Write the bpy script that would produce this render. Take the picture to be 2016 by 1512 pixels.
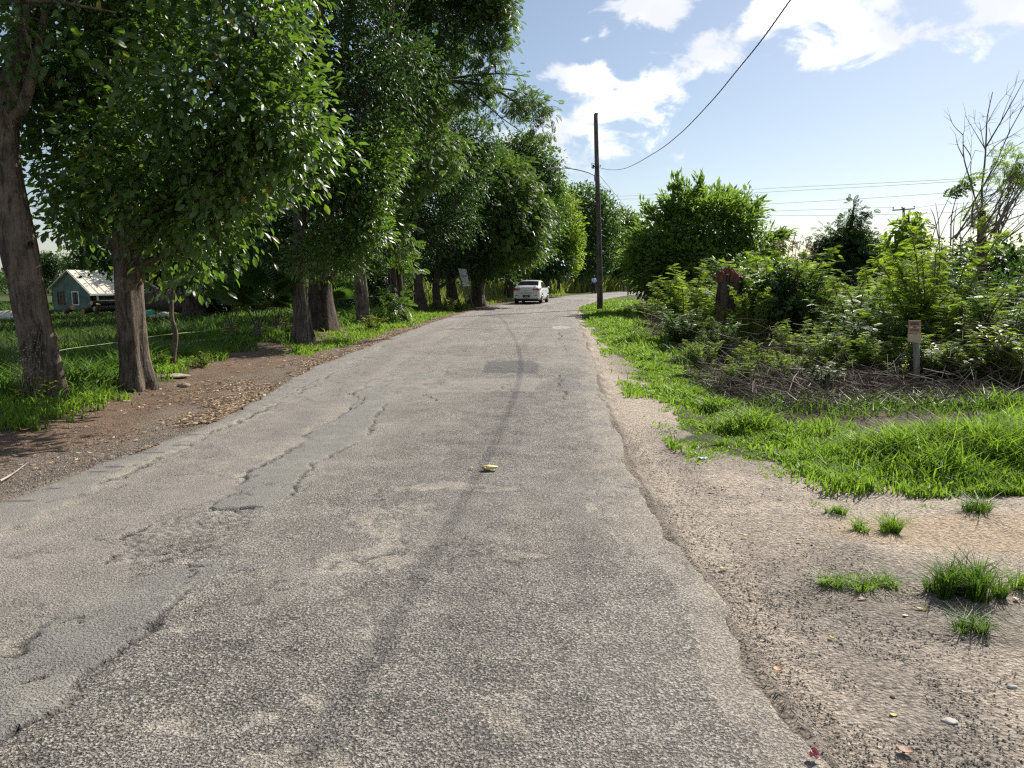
import bpy, bmesh, math, random
import numpy as np
from mathutils import Vector, Matrix, Quaternion
for o in list(bpy.data.objects): bpy.data.objects.remove(o)
S = bpy.context.scene
C = S.collection
PI = math.pi
# ------------------------------------------------------------------ camera
F = 1515.0; CAMZ = 1.55; HOR = 551.0
PITCH = math.atan((756 - HOR) / F)
cam = bpy.data.objects.new('camera', bpy.data.cameras.new('camera')); C.objects.link(cam)
cam.location = (0, 0, CAMZ); cam.rotation_euler = (PI/2 - PITCH, 0, 0)
cam.data.sensor_width = 36; cam.data.lens = 36 * F / 2016
cam.data.clip_start = 0.05; cam.data.clip_end = 5000
S.camera = cam
CP, SP = math.cos(PITCH), math.sin(PITCH)
# ------------------------------------------------------------------ light and exposure
SUN_EL, SUN_AZ = math.radians(38), math.radians(37)      # azimuth clockwise from the view direction (+Y)
SUN = Vector((math.sin(SUN_AZ)*math.cos(SUN_EL), math.cos(SUN_AZ)*math.cos(SUN_EL), math.sin(SUN_EL)))
sun = bpy.data.objects.new('sun', bpy.data.lights.new('sun', 'SUN')); C.objects.link(sun)
sun.data.energy = 5.0; sun.data.angle = math.radians(0.6); sun.data.color = (1, 0.95, 0.87)
sun.rotation_euler = (-SUN).to_track_quat('-Z', 'Y').to_euler(); sun.location = (20, 20, 40)
S.view_settings.view_transform = 'Standard'; S.view_settings.look = 'None'
S.view_settings.gamma = 1; S.view_settings.use_curve_mapping = False
S.view_settings.exposure = 0.78
S.cycles.max_bounces = 8; S.cycles.diffuse_bounces = 4; S.cycles.glossy_bounces = 2
S.cycles.transmission_bounces = 6; S.cycles.transparent_max_bounces = 8
S.cycles.use_denoising = False; S.cycles.pixel_filter_type = 'BLACKMAN_HARRIS'; S.cycles.filter_width = 1.3; S.cycles.sample_clamp_indirect = 6
SKY_STRENGTH = 0.05

def ray(px, py):
    a = (px - 1008) / F; b = -(py - 756) / F
    return np.array([a, CP + b*SP, -SP + b*CP])
def P(px, py, d):
    r = ray(px, py); return np.array([0, 0, CAMZ]) + r * (d / r[1])

class NB:
    """small helper to write node trees"""
    def __init__(s, nt): s.nt = nt; s.L = nt.links
    def n(s, t, ins=None, **pr):
        nd = s.nt.nodes.new('ShaderNode' + t)
        for k, v in pr.items(): setattr(nd, k, v)
        for k, v in (ins or {}).items(): s.set(nd.inputs[k], v)
        return nd
    def set(s, sock, v):
        if isinstance(v, bpy.types.NodeSocket): s.L.new(v, sock)
        elif isinstance(v, bpy.types.Node): s.L.new(v.outputs[0], sock)
        else:
            if hasattr(sock.default_value, '__len__') and not hasattr(v, '__len__'): v = (v, v, v)
            if hasattr(sock.default_value, '__len__') and len(sock.default_value) == 4 and len(v) == 3: v = tuple(v) + (1,)
            sock.default_value = v
    def m(s, op, a, b=0.0, c=None, clamp=False):
        nd = s.nt.nodes.new('ShaderNodeMath'); nd.operation = op; nd.use_clamp = clamp
        s.set(nd.inputs[0], a); s.set(nd.inputs[1], b)
        if c is not None: s.set(nd.inputs[2], c)
        return nd.outputs[0]
    def mix(s, f, a, b, bt='MIX'):
        nd = s.nt.nodes.new('ShaderNodeMix'); nd.data_type = 'RGBA'; nd.blend_type = bt
        s.set(nd.inputs[0], f); s.set(nd.inputs[6], a); s.set(nd.inputs[7], b); return nd.outputs[2]
    def ramp(s, f, stops, interp='LINEAR'):
        nd = s.nt.nodes.new('ShaderNodeValToRGB'); s.set(nd.inputs[0], f); cr = nd.color_ramp; cr.interpolation = interp
        while len(cr.elements) < len(stops): cr.elements.new(0.5)
        for e, (p, c) in zip(cr.elements, stops):
            e.position = p; e.color = tuple(c) + (1,) if hasattr(c, '__len__') else (c, c, c, 1)
        return nd.outputs[0]
    def sstep(s, v, lo, hi):
        nd = s.nt.nodes.new('ShaderNodeMapRange'); nd.interpolation_type = 'SMOOTHSTEP'
        s.set(nd.inputs[0], v); nd.inputs[1].default_value = lo; nd.inputs[2].default_value = hi; return nd.outputs[0]

# ------------------------------------------------------------------ sky
W = bpy.data.worlds.new('World'); S.world = W; W.use_nodes = True
W.node_tree.nodes.clear(); b = NB(W.node_tree)
sky = b.n('TexSky', sky_type='NISHITA', sun_disc=False)
sky.sun_elevation = SUN_EL; sky.sun_rotation = SUN_AZ; sky.air_density = 1.0; sky.dust_density = 0.5; sky.ozone_density = 1.0; sky.altitude = 0
tc = b.n('TexCoord'); sx = b.n('SeparateXYZ', {0: tc.outputs['Generated']})
az = b.m('ARCTAN2', sx.outputs[0], sx.outputs[1]); el = b.m('ARCSINE', sx.outputs[2])
nz = b.n('TexNoise', {'Vector': b.n('Mapping', {'Vector': tc.outputs['Generated'], 'Scale': (1, 1, 1.6)}), 'Scale': 13.0, 'Detail': 10.0, 'Roughness': 0.62, 'Distortion': 0.35})
nlow = b.n('TexNoise', {'Vector': b.n('Mapping', {'Vector': tc.outputs['Generated'], 'Location': (3.1, 1.7, 0.4), 'Scale': (1, 1, 1.8)}), 'Scale': 3.2, 'Detail': 3.0})
CL = [(1300,15,75,55,1), (1140,165,70,48,1), (1350,118,78,42,1), (1312,165,38,40,.9), (1410,108,45,20,.8), (1140,250,120,58,1), (1210,215,62,45,.8),
      (1650,20,125,78,1.25), (1740,72,60,28,1), (1820,48,60,28,1), (1960,10,110,52,1.25), (1150,78,22,16,.55), (1190,58,18,22,.5), (1478,48,34,26,.6), (1250,235,40,40,.5)]
fld = None
for (px, py, rx, ry, st) in CL:
    r = ray(px, py); r /= np.linalg.norm(r)
    a0 = math.atan2(r[0], r[1]); e0 = math.asin(r[2])
    da = b.m('MULTIPLY', b.m('SUBTRACT', az, a0), F*1.0/rx); de = b.m('MULTIPLY', b.m('SUBTRACT', el, e0), F*1.1/ry)
    q = b.m('SQRT', b.m('ADD', b.m('MULTIPLY', da, da), b.m('MULTIPLY', de, de)))
    v = b.m('MULTIPLY', b.m('SUBTRACT', 1.42, q), st)
    fld = v if fld is None else b.m('SMOOTH_MAX', fld, v, 0.25)
fld = b.m('MAXIMUM', fld, -0.6)
# the same broken cumulus goes on outside the frame
outside = b.m('MAXIMUM', b.sstep(b.m('ABSOLUTE', az), 0.62, 0.8), b.sstep(el, 0.40, 0.52))
gen = b.m('MULTIPLY', b.m('SUBTRACT', nlow.outputs[0], 0.53), 5.0)
fld = b.m('MAXIMUM', fld, b.m('SUBTRACT', b.m('MULTIPLY', outside, b.m('ADD', gen, 0.6)), 0.6))
den = b.sstep(b.m('ADD', fld, b.m('MULTIPLY', b.m('SUBTRACT', nz.outputs[0], 0.53), 6.2)), 0.0, 0.95)
den = b.m('MULTIPLY', den, b.sstep(el, 0.02, 0.10))
nsh = b.n('TexNoise', {'Vector': tc.outputs['Generated'], 'Scale': 6.0, 'Detail': 4.0})
ccol = b.mix(b.sstep(nsh.outputs[0], 0.38, 0.66), (0.66, 0.68, 0.74), (1.1, 1.1, 1.1))
# thin high haze whitens the sky towards the horizon and the sun
hz = b.m('SUBTRACT', 1.0, b.sstep(el, -0.05, 0.55))
sd = b.n('VectorMath', {0: tc.outputs['Generated'], 1: tuple(SUN)}, operation='DOT_PRODUCT')
sg = b.m('POWER', b.m('MAXIMUM', sd.outputs['Value'], 0.0), 7.0)
bg1 = b.n('Background', {'Color': sky, 'Strength': SKY_STRENGTH})
hzc = b.n('Background', {'Color': (0.68, 0.78, 1.0), 'Strength': b.m('ADD', b.m('ADD', b.m('MULTIPLY', hz, 0.05), 0.05), b.m('MULTIPLY', sg, 0.03))})
ad = b.n('AddShader', {0: bg1.outputs[0], 1: hzc.outputs[0]})
bg2 = b.n('Background', {'Color': ccol, 'Strength': 0.82})
mx = b.n('MixShader', {0: b.m('MULTIPLY', den, 0.96), 1: ad.outputs[0], 2: bg2.outputs[0]})
wo = b.n('OutputWorld', {0: mx.outputs[0]})

# ------------------------------------------------------------------ numeric helpers
def _h(ix, iy, iz, seed):
    h = (ix.astype(np.int64)*374761393 + iy.astype(np.int64)*668265263 + iz.astype(np.int64)*2147483647 + seed*974634777) & 0xffffffff
    h = ((h ^ (h >> 13)) * 1274126177) & 0xffffffff
    h = ((h ^ (h >> 16)) * 2246822519) & 0xffffffff
    return ((h ^ (h >> 15)) & 0xffffff) / float(0xffffff)
def vn(x, y, seed=0):
    x = np.asarray(x, float); y = np.asarray(y, float)
    ix = np.floor(x); iy = np.floor(y); fx = x-ix; fy = y-iy
    fx = fx*fx*(3-2*fx); fy = fy*fy*(3-2*fy); z = np.zeros_like(ix)
    a = _h(ix, iy, z, seed); b_ = _h(ix+1, iy, z, seed); c = _h(ix, iy+1, z, seed); d = _h(ix+1, iy+1, z, seed)
    return (a*(1-fx)+b_*fx)*(1-fy) + (c*(1-fx)+d*fx)*fy
def fbm(x, y, o=4, seed=0):
    s = 0; a = 0.5; t = 0
    for i in range(o):
        s = s + a*vn(x*2**i+i*17.3, y*2**i-i*9.1, seed+i); t += a; a *= 0.55
    return s/t
def vn3(p, seed=0):
    i = np.floor(p); f = p-i; f = f*f*(3-2*f); r = 0
    for dx in (0, 1):
        for dy in (0, 1):
            for dz in (0, 1):
                w = (f[:,0] if dx else 1-f[:,0])*(f[:,1] if dy else 1-f[:,1])*(f[:,2] if dz else 1-f[:,2])
                r = r + w*_h(i[:,0]+dx, i[:,1]+dy, i[:,2]+dz, seed)
    return r
def ss(a, b_, x):
    t = np.clip((np.asarray(x, float)-a)/(b_-a), 0, 1); return t*t*(3-2*t)
def inpoly(px, py, poly):
    r = np.zeros(np.shape(px), bool); n = len(poly); j = n-1
    for i in range(n):
        xi, yi = poly[i]; xj, yj = poly[j]
        if yi != yj: r ^= ((yi > py) != (yj > py)) & (px < (xj-xi)*(py-yi)/(yj-yi)+xi)
        j = i
    return r
def dseg(px, py, line):
    d = np.full(np.shape(px), 1e9)
    for (x0, y0), (x1, y1) in zip(line[:-1], line[1:]):
        vx, vy = x1-x0, y1-y0; t = np.clip(((px-x0)*vx+(py-y0)*vy)/(vx*vx+vy*vy+1e-12), 0, 1)
        d = np.minimum(d, np.hypot(px-x0-t*vx, py-y0-t*vy))
    return d
def unit(v): return v/(np.linalg.norm(v, axis=-1, keepdims=True)+1e-9)
def spline(pts, n):
    """Catmull-Rom through rows of pts"""
    p = np.asarray(pts, float); p = np.vstack([2*p[0]-p[1], p, 2*p[-1]-p[-2]]); m = len(p)-3
    t = np.linspace(0, m-1e-6, n); i = t.astype(int); u = (t-i)[:, None]
    a, b_, c, d = p[i], p[i+1], p[i+2], p[i+3]
    return 0.5*((2*b_)+(-a+c)*u+(2*a-5*b_+4*c-d)*u*u+(-a+3*b_-3*c+d)*u**3)

# ------------------------------------------------------------------ objects
def tag(o, label=None, cat=None, group=None, kind=None):
    if label: o['label'] = label
    if cat: o['category'] = cat
    if group: o['group'] = group
    if kind: o['kind'] = kind
    return o
ORG = {}
def thing(name, label, cat, loc=(0, 0, 0), rz=0, group=None):
    o = bpy.data.objects.new(name, None); C.objects.link(o); o.empty_display_size = 0.2
    o.location = tuple(float(v) for v in loc); o.rotation_euler = (0, 0, rz); ORG[o.name] = np.array(loc, float)
    return tag(o, label, cat, group)
class MB:
    """collects verts and faces, then links them as ONE mesh object"""
    def __init__(s): s.v = []; s.f = {}; s.n = 0; s.a = []
    def add(s, V, *Fs, rnd=0.5):
        V = np.asarray(V, float).reshape(-1, 3)
        for f in Fs:
            f = np.asarray(f, np.int64)
            if f.size: s.f.setdefault(f.shape[1], []).append(f + s.n)
        s.v.append(V); s.a.append(np.broadcast_to(np.asarray(rnd, float), (len(V),))); s.n += len(V); return s
    def box(s, c, d, rot=None, rnd=0.5):
        c = np.asarray(c, float); d = np.asarray(d, float)/2
        V = np.array([[x, y, z] for x in (-1, 1) for y in (-1, 1) for z in (-1, 1)])*d
        if rot is not None: V = V @ np.array(rot).T
        return s.add(V+c, [[0,1,3,2],[4,6,7,5],[0,4,5,1],[2,3,7,6],[0,2,6,4],[1,5,7,3]], rnd=rnd)
    def tube(s, pts, rad, ns=6, cap=True, rnd=0.5):
        p = np.asarray(pts, float); n = len(p); r = np.broadcast_to(np.asarray(rad, float), (n,))
        t = unit(np.gradient(p, axis=0)); up = np.array([0.31, 0.77, 0.55]) if abs(t[0, 2]) > .6 else np.array([0, 0, 1.0])
        u = unit(np.cross(t, up)); w = np.cross(t, u); a = np.arange(ns)*2*PI/ns
        V = p[:, None]+r[:, None, None]*(u[:, None]*np.cos(a)[None, :, None]+w[:, None]*np.sin(a)[None, :, None])
        i = np.arange(n-1)[:, None]*ns; j = np.arange(ns)[None]; k = (j+1) % ns
        f = np.stack([i+j, i+k, i+ns+k, i+ns+j], -1).reshape(-1, 4)
        s.add(V.reshape(-1, 3), f, rnd=rnd)
        if cap:
            o = s.n-n*ns; c = len(p)-1
            s.add(np.vstack([p[0], p[-1]]))
            jj = np.arange(ns); kk = (jj+1) % ns; z = s.n-2
            s.f.setdefault(3, []).append(np.stack([np.full(ns, z), o+kk, o+jj], -1)); s.f[3].append(np.stack([np.full(ns, z+1), o+c*ns+jj, o+c*ns+kk], -1))
        return s
    def build(s, name, mat, parent=None, smooth=False, local=False, attrs=None, col=None):
        me = bpy.data.meshes.new(name); V = np.vstack(s.v)
        if parent is not None and not local: V = V-ORG.get(parent.name, np.zeros(3))
        tot = []; st = []; idx = []; off = 0
        for k, fl in s.f.items():
            f = np.vstack(fl); idx.append(f.ravel()); st.append(off+np.arange(len(f))*k); tot.append(np.full(len(f), k)); off += f.size
        idx = np.concatenate(idx); st = np.concatenate(st)
        me.vertices.add(len(V)); me.vertices.foreach_set('co', V.ravel().astype(np.float32))
        me.loops.add(len(idx)); me.loops.foreach_set('vertex_index', idx.astype(np.int32))
        me.polygons.add(len(st)); me.polygons.foreach_set('loop_start', st.astype(np.int32))
        me.update(calc_edges=True)
        me.polygons.foreach_set('use_smooth', np.full(len(st), smooth))
        at = me.attributes.new('rnd', 'FLOAT', 'POINT'); at.data.foreach_set('value', np.concatenate(s.a).astype(np.float32))
        for k, v in (attrs or {}).items():
            at = me.attributes.new(k, 'FLOAT', 'POINT'); at.data.foreach_set('value', np.asarray(v, np.float32).ravel())
        if col is not None:
            at = me.attributes.new('Col', 'FLOAT_COLOR', 'POINT'); at.data.foreach_set('color', np.hstack([col, np.ones((len(col), 1))]).astype(np.float32).ravel())
        for m_ in (mat if isinstance(mat, (list, tuple)) else [mat]): me.materials.append(m_)
        o = bpy.data.objects.new(name, me); C.objects.link(o)
        if parent is not None: o.parent = parent
        return o
def lone(o, loc):
    """move a lone mesh's origin to loc without moving the mesh"""
    me = o.data; me.transform(Matrix.Translation(-Vector(loc))); o.location = loc; return o
KIDS = {}
def kids(o):
    return [c for c in bpy.data.objects if c.parent == o]
def copy_thing(o, loc, rz=0, sc=1, label=None, group=None, proto_kids=None):
    c = o.copy(); C.objects.link(c); c.location = tuple(float(v) for v in loc); c.rotation_euler = (0, 0, rz)
    c.scale = (sc, sc, sc) if not hasattr(sc, '__len__') else sc
    if label: c['label'] = label
    if group: c['group'] = group
    for k in proto_kids:
        d = k.copy(); C.objects.link(d); d.parent = c
    return c

# ------------------------------------------------------------------ materials
def mat(name):
    m_ = bpy.data.materials.new(name); m_.use_nodes = True; m_.node_tree.nodes.clear(); return m_, NB(m_.node_tree)
def fin(b, sh, disp=None):
    o = b.n('OutputMaterial', {0: sh.outputs[0]})
def plain(name, col, rough=0.6, var=0.25, scale=8, bump=0.0, bscale=40, metal=0, stretch=(1, 1, 1), col2=None, spec=0.4):
    m_, b = mat(name); tc = b.n('TexCoord')
    mp = b.n('Mapping', {'Vector': tc.outputs['Object'], 'Scale': stretch})
    n1 = b.n('TexNoise', {'Vector': mp, 'Scale': scale, 'Detail': 5.0, 'Roughness': .6})
    c2 = col2 or tuple(c*(1-var) for c in col)
    cc = b.mix(b.sstep(n1.outputs[0], .35, .68), c2, tuple(min(1, c*(1+var*.6)) for c in col) if not col2 else col)
    p = b.n('BsdfPrincipled', {'Base Color': cc, 'Roughness': rough, 'Metallic': metal, 'Specular IOR Level': spec})
    if bump:
        n2 = b.n('TexNoise', {'Vector': mp, 'Scale': bscale, 'Detail': 4.0})
        b.set(p.inputs['Normal'], b.n('Bump', {'Height': n2.outputs[0], 'Strength': bump, 'Distance': .02}).outputs[0])
    fin(b, p); return m_
def leafmat(name, stops, trans, tmix=0.35, rough=0.42, spec=0.45):
    m_, b = mat(name); at = b.n('Attribute', attribute_name='rnd'); f = at.outputs['Fac']
    c = b.ramp(f, stops); t = b.mix(1.0, b.ramp(f, [(0, .75), (1, 1.15)]), trans, 'MULTIPLY')
    p = b.n('BsdfPrincipled', {'Base Color': c, 'Roughness': rough, 'Specular IOR Level': spec})
    tr = b.n('BsdfTranslucent', {'Color': t})
    fin(b, b.n('MixShader', {0: tmix, 1: p.outputs[0], 2: tr.outputs[0]})); return m_
def bark(name, c1, c2, sc=14, bump=0.9):
    m_, b = mat(name); tc = b.n('TexCoord')
    wv = b.n('TexNoise', {'Vector': tc.outputs['Object'], 'Scale': 1.6, 'Detail': 3.0})
    wp = b.n('VectorMath', {0: tc.outputs['Object'], 1: b.n('VectorMath', {0: wv.outputs['Color'], 1: (.22, .22, .1)}, operation='MULTIPLY').outputs[0]}, operation='ADD').outputs[0]
    mp = b.n('Mapping', {'Vector': wp, 'Scale': (1, 1, .085)})
    n1 = b.n('TexNoise', {'Vector': mp, 'Scale': sc*1.3, 'Detail': 9.0, 'Roughness': .7, 'Distortion': .3})
    n2 = b.n('TexNoise', {'Vector': tc.outputs['Object'], 'Scale': 2.3, 'Detail': 6.0, 'Roughness': .65})
    n3 = b.n('TexNoise', {'Vector': b.n('Mapping', {'Vector': wp, 'Scale': (1, 1, .25)}), 'Scale': sc*3.2, 'Detail': 5.0})
    c = b.mix(b.sstep(n1.outputs[0], .36, .62), c1, c2)
    c = b.mix(b.m('MULTIPLY', b.sstep(n2.outputs[0], .5, .68), .55), c, tuple(x*1.35 for x in c2))
    c = b.mix(b.m('MULTIPLY', b.sstep(n2.outputs[0], .5, .34), .6), c, tuple(x*.55 for x in c1))
    c = b.mix(b.m('MULTIPLY', b.sstep(n1.outputs[0], .44, .36), .6), c, tuple(x*.35 for x in c1))
    h = b.m('ADD', n1.outputs[0], b.m('MULTIPLY', n3.outputs[0], .35))
    p = b.n('BsdfPrincipled', {'Base Color': c, 'Roughness': .85, 'Specular IOR Level': .2})
    b.set(p.inputs['Normal'], b.n('Bump', {'Height': h, 'Strength': bump, 'Distance': .06}).outputs[0])
    fin(b, p); return m_

M = {}
M['bark_brown'] = bark('bark_brown', (.06, .046, .035), (.205, .162, .122))
M['bark_grey'] = bark('bark_grey', (.066, .053, .042), (.21, .172, .135), 12)
M['bark_dark'] = bark('bark_dark', (.036, .027, .022), (.105, .08, .062), 12)
M['twig'] = plain('twig', (.17, .13, .10), .8, .4, 6)
M['twig_pale'] = plain('twig_pale', (.30, .25, .19), .8, .45, 5)
M['twig_dead'] = plain('twig_dead', (.19, .15, .125), .8, .5, 4)
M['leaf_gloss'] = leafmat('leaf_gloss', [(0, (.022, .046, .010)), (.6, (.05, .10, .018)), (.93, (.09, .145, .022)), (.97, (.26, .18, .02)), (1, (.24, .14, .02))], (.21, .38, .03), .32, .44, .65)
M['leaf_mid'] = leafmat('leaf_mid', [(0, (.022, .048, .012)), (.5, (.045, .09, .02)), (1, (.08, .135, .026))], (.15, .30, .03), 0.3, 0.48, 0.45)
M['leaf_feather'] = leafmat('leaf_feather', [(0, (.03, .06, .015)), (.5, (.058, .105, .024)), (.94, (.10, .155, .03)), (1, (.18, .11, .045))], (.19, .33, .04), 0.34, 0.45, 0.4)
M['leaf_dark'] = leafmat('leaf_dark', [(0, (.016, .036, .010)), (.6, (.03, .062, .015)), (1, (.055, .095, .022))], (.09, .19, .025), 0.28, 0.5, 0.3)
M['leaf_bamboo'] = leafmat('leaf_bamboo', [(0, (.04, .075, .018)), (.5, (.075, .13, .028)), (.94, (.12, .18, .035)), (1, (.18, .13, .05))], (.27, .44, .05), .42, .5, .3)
M['leaf_lime'] = leafmat('leaf_lime', [(0, (.045, .09, .012)), (.5, (.095, .16, .018)), (.9, (.16, .23, .025)), (1, (.24, .22, .04))], (.36, .52, .04), 0.44, 0.55, 0.22)
M['leaf_vine'] = leafmat('leaf_vine', [(0, (.06, .11, .014)), (.5, (.11, .165, .02)), (.9, (.18, .22, .028)), (1, (.28, .24, .03))], (.38, .48, .04), 0.44, 0.5, 0.35)
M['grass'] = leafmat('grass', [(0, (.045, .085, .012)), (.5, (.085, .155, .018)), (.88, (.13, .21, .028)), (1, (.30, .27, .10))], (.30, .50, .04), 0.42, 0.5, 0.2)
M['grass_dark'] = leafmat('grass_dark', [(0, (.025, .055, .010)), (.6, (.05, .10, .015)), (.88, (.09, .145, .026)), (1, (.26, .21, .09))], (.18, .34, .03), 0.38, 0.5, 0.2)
M['grass_field_shaded'] = leafmat('grass_field_shaded', [(0, (.02, .04, .010)), (.6, (.038, .068, .014)), (.85, (.07, .10, .024)), (1, (.22, .18, .08))], (.11, .20, .025), .34, .5, .2)  # shade over the field is put into this darker green
M['grass_dry'] = leafmat('grass_dry', [(0, (.08, .12, .02)), (.5, (.15, .18, .035)), (1, (.30, .25, .09))], (.30, .38, .06), .42, .55, .3)
M['litter'] = leafmat('litter', [(0, (.10, .06, .038)), (.4, (.25, .165, .10)), (.8, (.42, .31, .20)), (.95, (.56, .46, .33)), (1, (.55, .36, .06))], (.35, .2, .08), .15, .6, .3)
M['flower_dry'] = plain('flower_dry', (.42, .30, .16), .8)
# ------------------------------------------------------------------ lie of the land
def zr(y): return 0.28*ss(42, 84, y)
def G0(px, py):
    r = ray(px, py); t = -CAMZ/min(r[2], -1e-3)
    for _ in range(30): t = (zr(r[1]*t)-CAMZ)/r[2]
    return r[0]*t, r[1]*t
EL = [(0,985),(150,930),(300,880),(420,832),(500,790),(560,755),(620,722),(690,695),(750,672),(850,635),(930,611),(985,600),(1030,592),(1090,584.5),(1180,577.5),(1235,574.5)]
ER = [(1640,1512),(1600,1460),(1540,1375),(1480,1300),(1440,1235),(1400,1160),(1350,1090),(1310,1040),(1285,1000),(1268,960),(1240,905),(1222,860),(1205,815),(1190,780),(1175,735),(1160,690),(1145,650),(1134,622),(1137,611),(1150,600),(1180,590),(1235,580.5)]
_l = np.array([G0(*p) for p in EL]); _r = np.array([G0(*p) for p in ER])
_l = _l[np.argsort(_l[:, 1])]; _r = _r[np.argsort(_r[:, 1])]
def ext(a, s): 
    e = a[-1]; return np.vstack([a, [e[0]+30*s, e[1]+30], [e[0]+30*s+60*1.6, e[1]+90]])
_l = ext(_l, 0.75); _r = ext(_r, 0.75)
def xl(y): return np.interp(y, _l[:, 1], _l[:, 0])
def xr(y): return np.interp(y, _r[:, 1], _r[:, 0])
def MOUND(x, y): return .12*ss(2.7, 4.4, x)*ss(5.8, 7.2, y)*ss(10.5, 8.2, y)
def H(x, y):
    x = np.asarray(x, float); y = np.asarray(y, float)
    t = np.maximum(0, xl(y)-x); s = np.maximum(0, x-xr(y))
    z = zr(y) - 0.04*ss(0, .4, t) - np.minimum(1.3, 0.042*np.maximum(0, t-4.0)) + 0.10*np.exp(-((t-2.6)/.8)**2)*(0.4+fbm(x*.5, y*.5, 2, 5))
    z = z - 0.045*ss(0, .15, s) + 0.03*(fbm(x*.7+9, y*.7, 3, 8)-.5)*ss(0, 1, s+t) + .10*ss(1.5, 6, s)*fbm(x*.4, y*.4, 2, 3) + MOUND(x, y)
    return z
def G(px, py):
    r = ray(px, py); t = 2.0
    for z in [0.0]*1: t = (z-CAMZ)/min(r[2], -1e-3)
    for _ in range(40):
        z = float(H(r[0]*t, r[1]*t)); t = .5*t+.5*(z-CAMZ)/min(r[2], -1e-3)
    return np.array([r[0]*t, r[1]*t, float(H(r[0]*t, r[1]*t))])
def proj(x, y, z):
    z = z-CAMZ; dep = y*CP - z*SP; up = y*SP + z*CP
    dep = np.maximum(dep, .05); return 1008+F*x/dep, 756-F*up/dep

# ------------------------------------------------------------------ ground sheet
def growing(a, b_, step, k, maxstep):
    r = [a]
    while r[-1] < b_: r.append(r[-1]+min(maxstep, max(step, k*abs(r[-1]))))
    return np.array(r)
gx = np.concatenate([-np.array([900, 500, 300, 200, 140, 100, 80, 64, 52, 44, 38, 33, 29, 25, 22, 20, 18, 16, 14.5, 13, 12, 11]), np.arange(-10.2, -2.0, .065), np.arange(-2, .6, .2), np.arange(.6, 5.2, .032), np.arange(5.25, 9, .09),
                     [9.2, 9.6, 10, 10.6, 11.3, 12, 13, 14.5, 16, 18, 20, 23, 27, 32, 38, 45, 55, 68, 85, 110, 150, 200, 300, 500, 900]])
gy = [-40., -20, -8, -3, -1, 0, 1, 1.6]
y = 2.0
while y < 1500: gy.append(y); y += max(.022, min(60, .0011*y*y))
gy = np.array(gy)
X, Y = np.meshgrid(gx, gy, indexing='ij'); x = X.ravel(); y = Y.ravel()
z = H(x, y)
T = np.maximum(0, xl(y)-x); R = np.maximum(0, x-xr(y)); under = (T <= 0) & (R <= 0)
n_f = fbm(x*6, y*6, 4, 20); n_m = fbm(x*1.3, y*.9, 4, 21); n_l = fbm(x*.35, y*.35, 3, 22)
PG = [(1138,606),(1145,625),(1165,655),(1212,692),(1252,722),(1250,745),(1290,775),(1325,822),(1345,868),(1440,892),(1560,915),(1680,942),(1760,955),(1880,975),(2100,960),(2300,900),(2300,800),(2016,812),(1850,840),(1700,838),(1560,825),(1440,798),(1345,735),(1318,700),(1290,650),(1275,625),(1262,600),(1250,583),(1180,592)]
PGw = [tuple(G(*p)[:2]) for p in PG]
def grass_right(x, y):
    jx = x+(fbm(x*1.6, y*1.6, 3, 31)-.5)*.7; jy = y+(fbm(x*1.6+50, y*1.6, 3, 32)-.5)*.7
    return inpoly(jx, jy, PGw)
gr = grass_right(x, y)
# right hand verge: tan sand with dark gravel
sand = np.array([.46, .385, .305]); gravel = np.array([.23, .20, .172]); soilr = np.array([.115, .085, .06])
gm = ss(.42, .66, fbm(x*.9+3, y*.55, 4, 40))*ss(.05, .5, R)*ss(3.2, 1.4, R)*.6+.12*ss(.4, .7, n_f)
colr = sand*(1-gm[:, None])+gravel*gm[:, None]
orange = ss(.3, .0, np.hypot((x-3.0)/1.3, (y-4.75)/.5)-.6)[:, None]*.5
colr = colr*(1-orange)+np.array([.46, .33, .20])*orange
ed = ss(.16, .0, R+(n_f-.5)*.2)[:, None]*.55; colr = colr*(1-ed)+np.array([.10, .088, .078])*ed
deep = ss(.9, 1.7, R+(n_m-.5)*.6)*ss(7.3, 8.0, y+(n_m-.5)*.5)
colr = colr*(1-deep[:, None])+soilr*deep[:, None]
wet = ss(.55, .7, fbm(x*1.1, y*1.1, 3, 47))*.25; colr = colr*(1-wet[:, None]*.6)
colr = np.where(gr[:, None], np.array([.07, .08, .03])*(0.7+.6*n_f[:, None]), colr)
# left hand verge: leaf litter by the road, grey gravel, brown earth, then weeds
lit = ss(.8, .2, T+(n_m-.5)*.9)*ss(6.5, 10, y)
grav = ss(1.3, .4, T+(n_m-.5)*1.2)
earth = np.array([.165, .112, .076]); gcol = np.array([.20, .165, .132]); lcol = np.array([.24, .165, .105]); weed = np.array([.055, .07, .022])
coll = earth*(0.75+.6*n_f[:, None])
coll = coll*(1-grav[:, None]*.8)+gcol*grav[:, None]*.8
coll = coll*(1-lit[:, None]*.5)+lcol*lit[:, None]*.5
wd = ss(2.2, 3.4, T+(n_l-.5)*2.2+(n_m-.5)*1.5)
coll = coll*(1-wd[:, None])+weed*wd[:, None]
col = np.where((T > 0)[:, None], coll, colr)
far = ss(40, 70, np.hypot(x, y))[:, None]; col = col*(1-far)+np.array([.06, .085, .025])*far
col = np.clip(col*(0.85+.3*n_f[:, None]), .01, .8)
fine = np.hypot(x, y) < 40
z = z+np.where(fine, (n_f-.5)*.022*ss(0, .3, T+R)+(fbm(x*2.2, y*2.2, 3, 52)-.5)*.04*ss(0, .5, T+R), 0)
z = np.where(under, z-.03, z)
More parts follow.
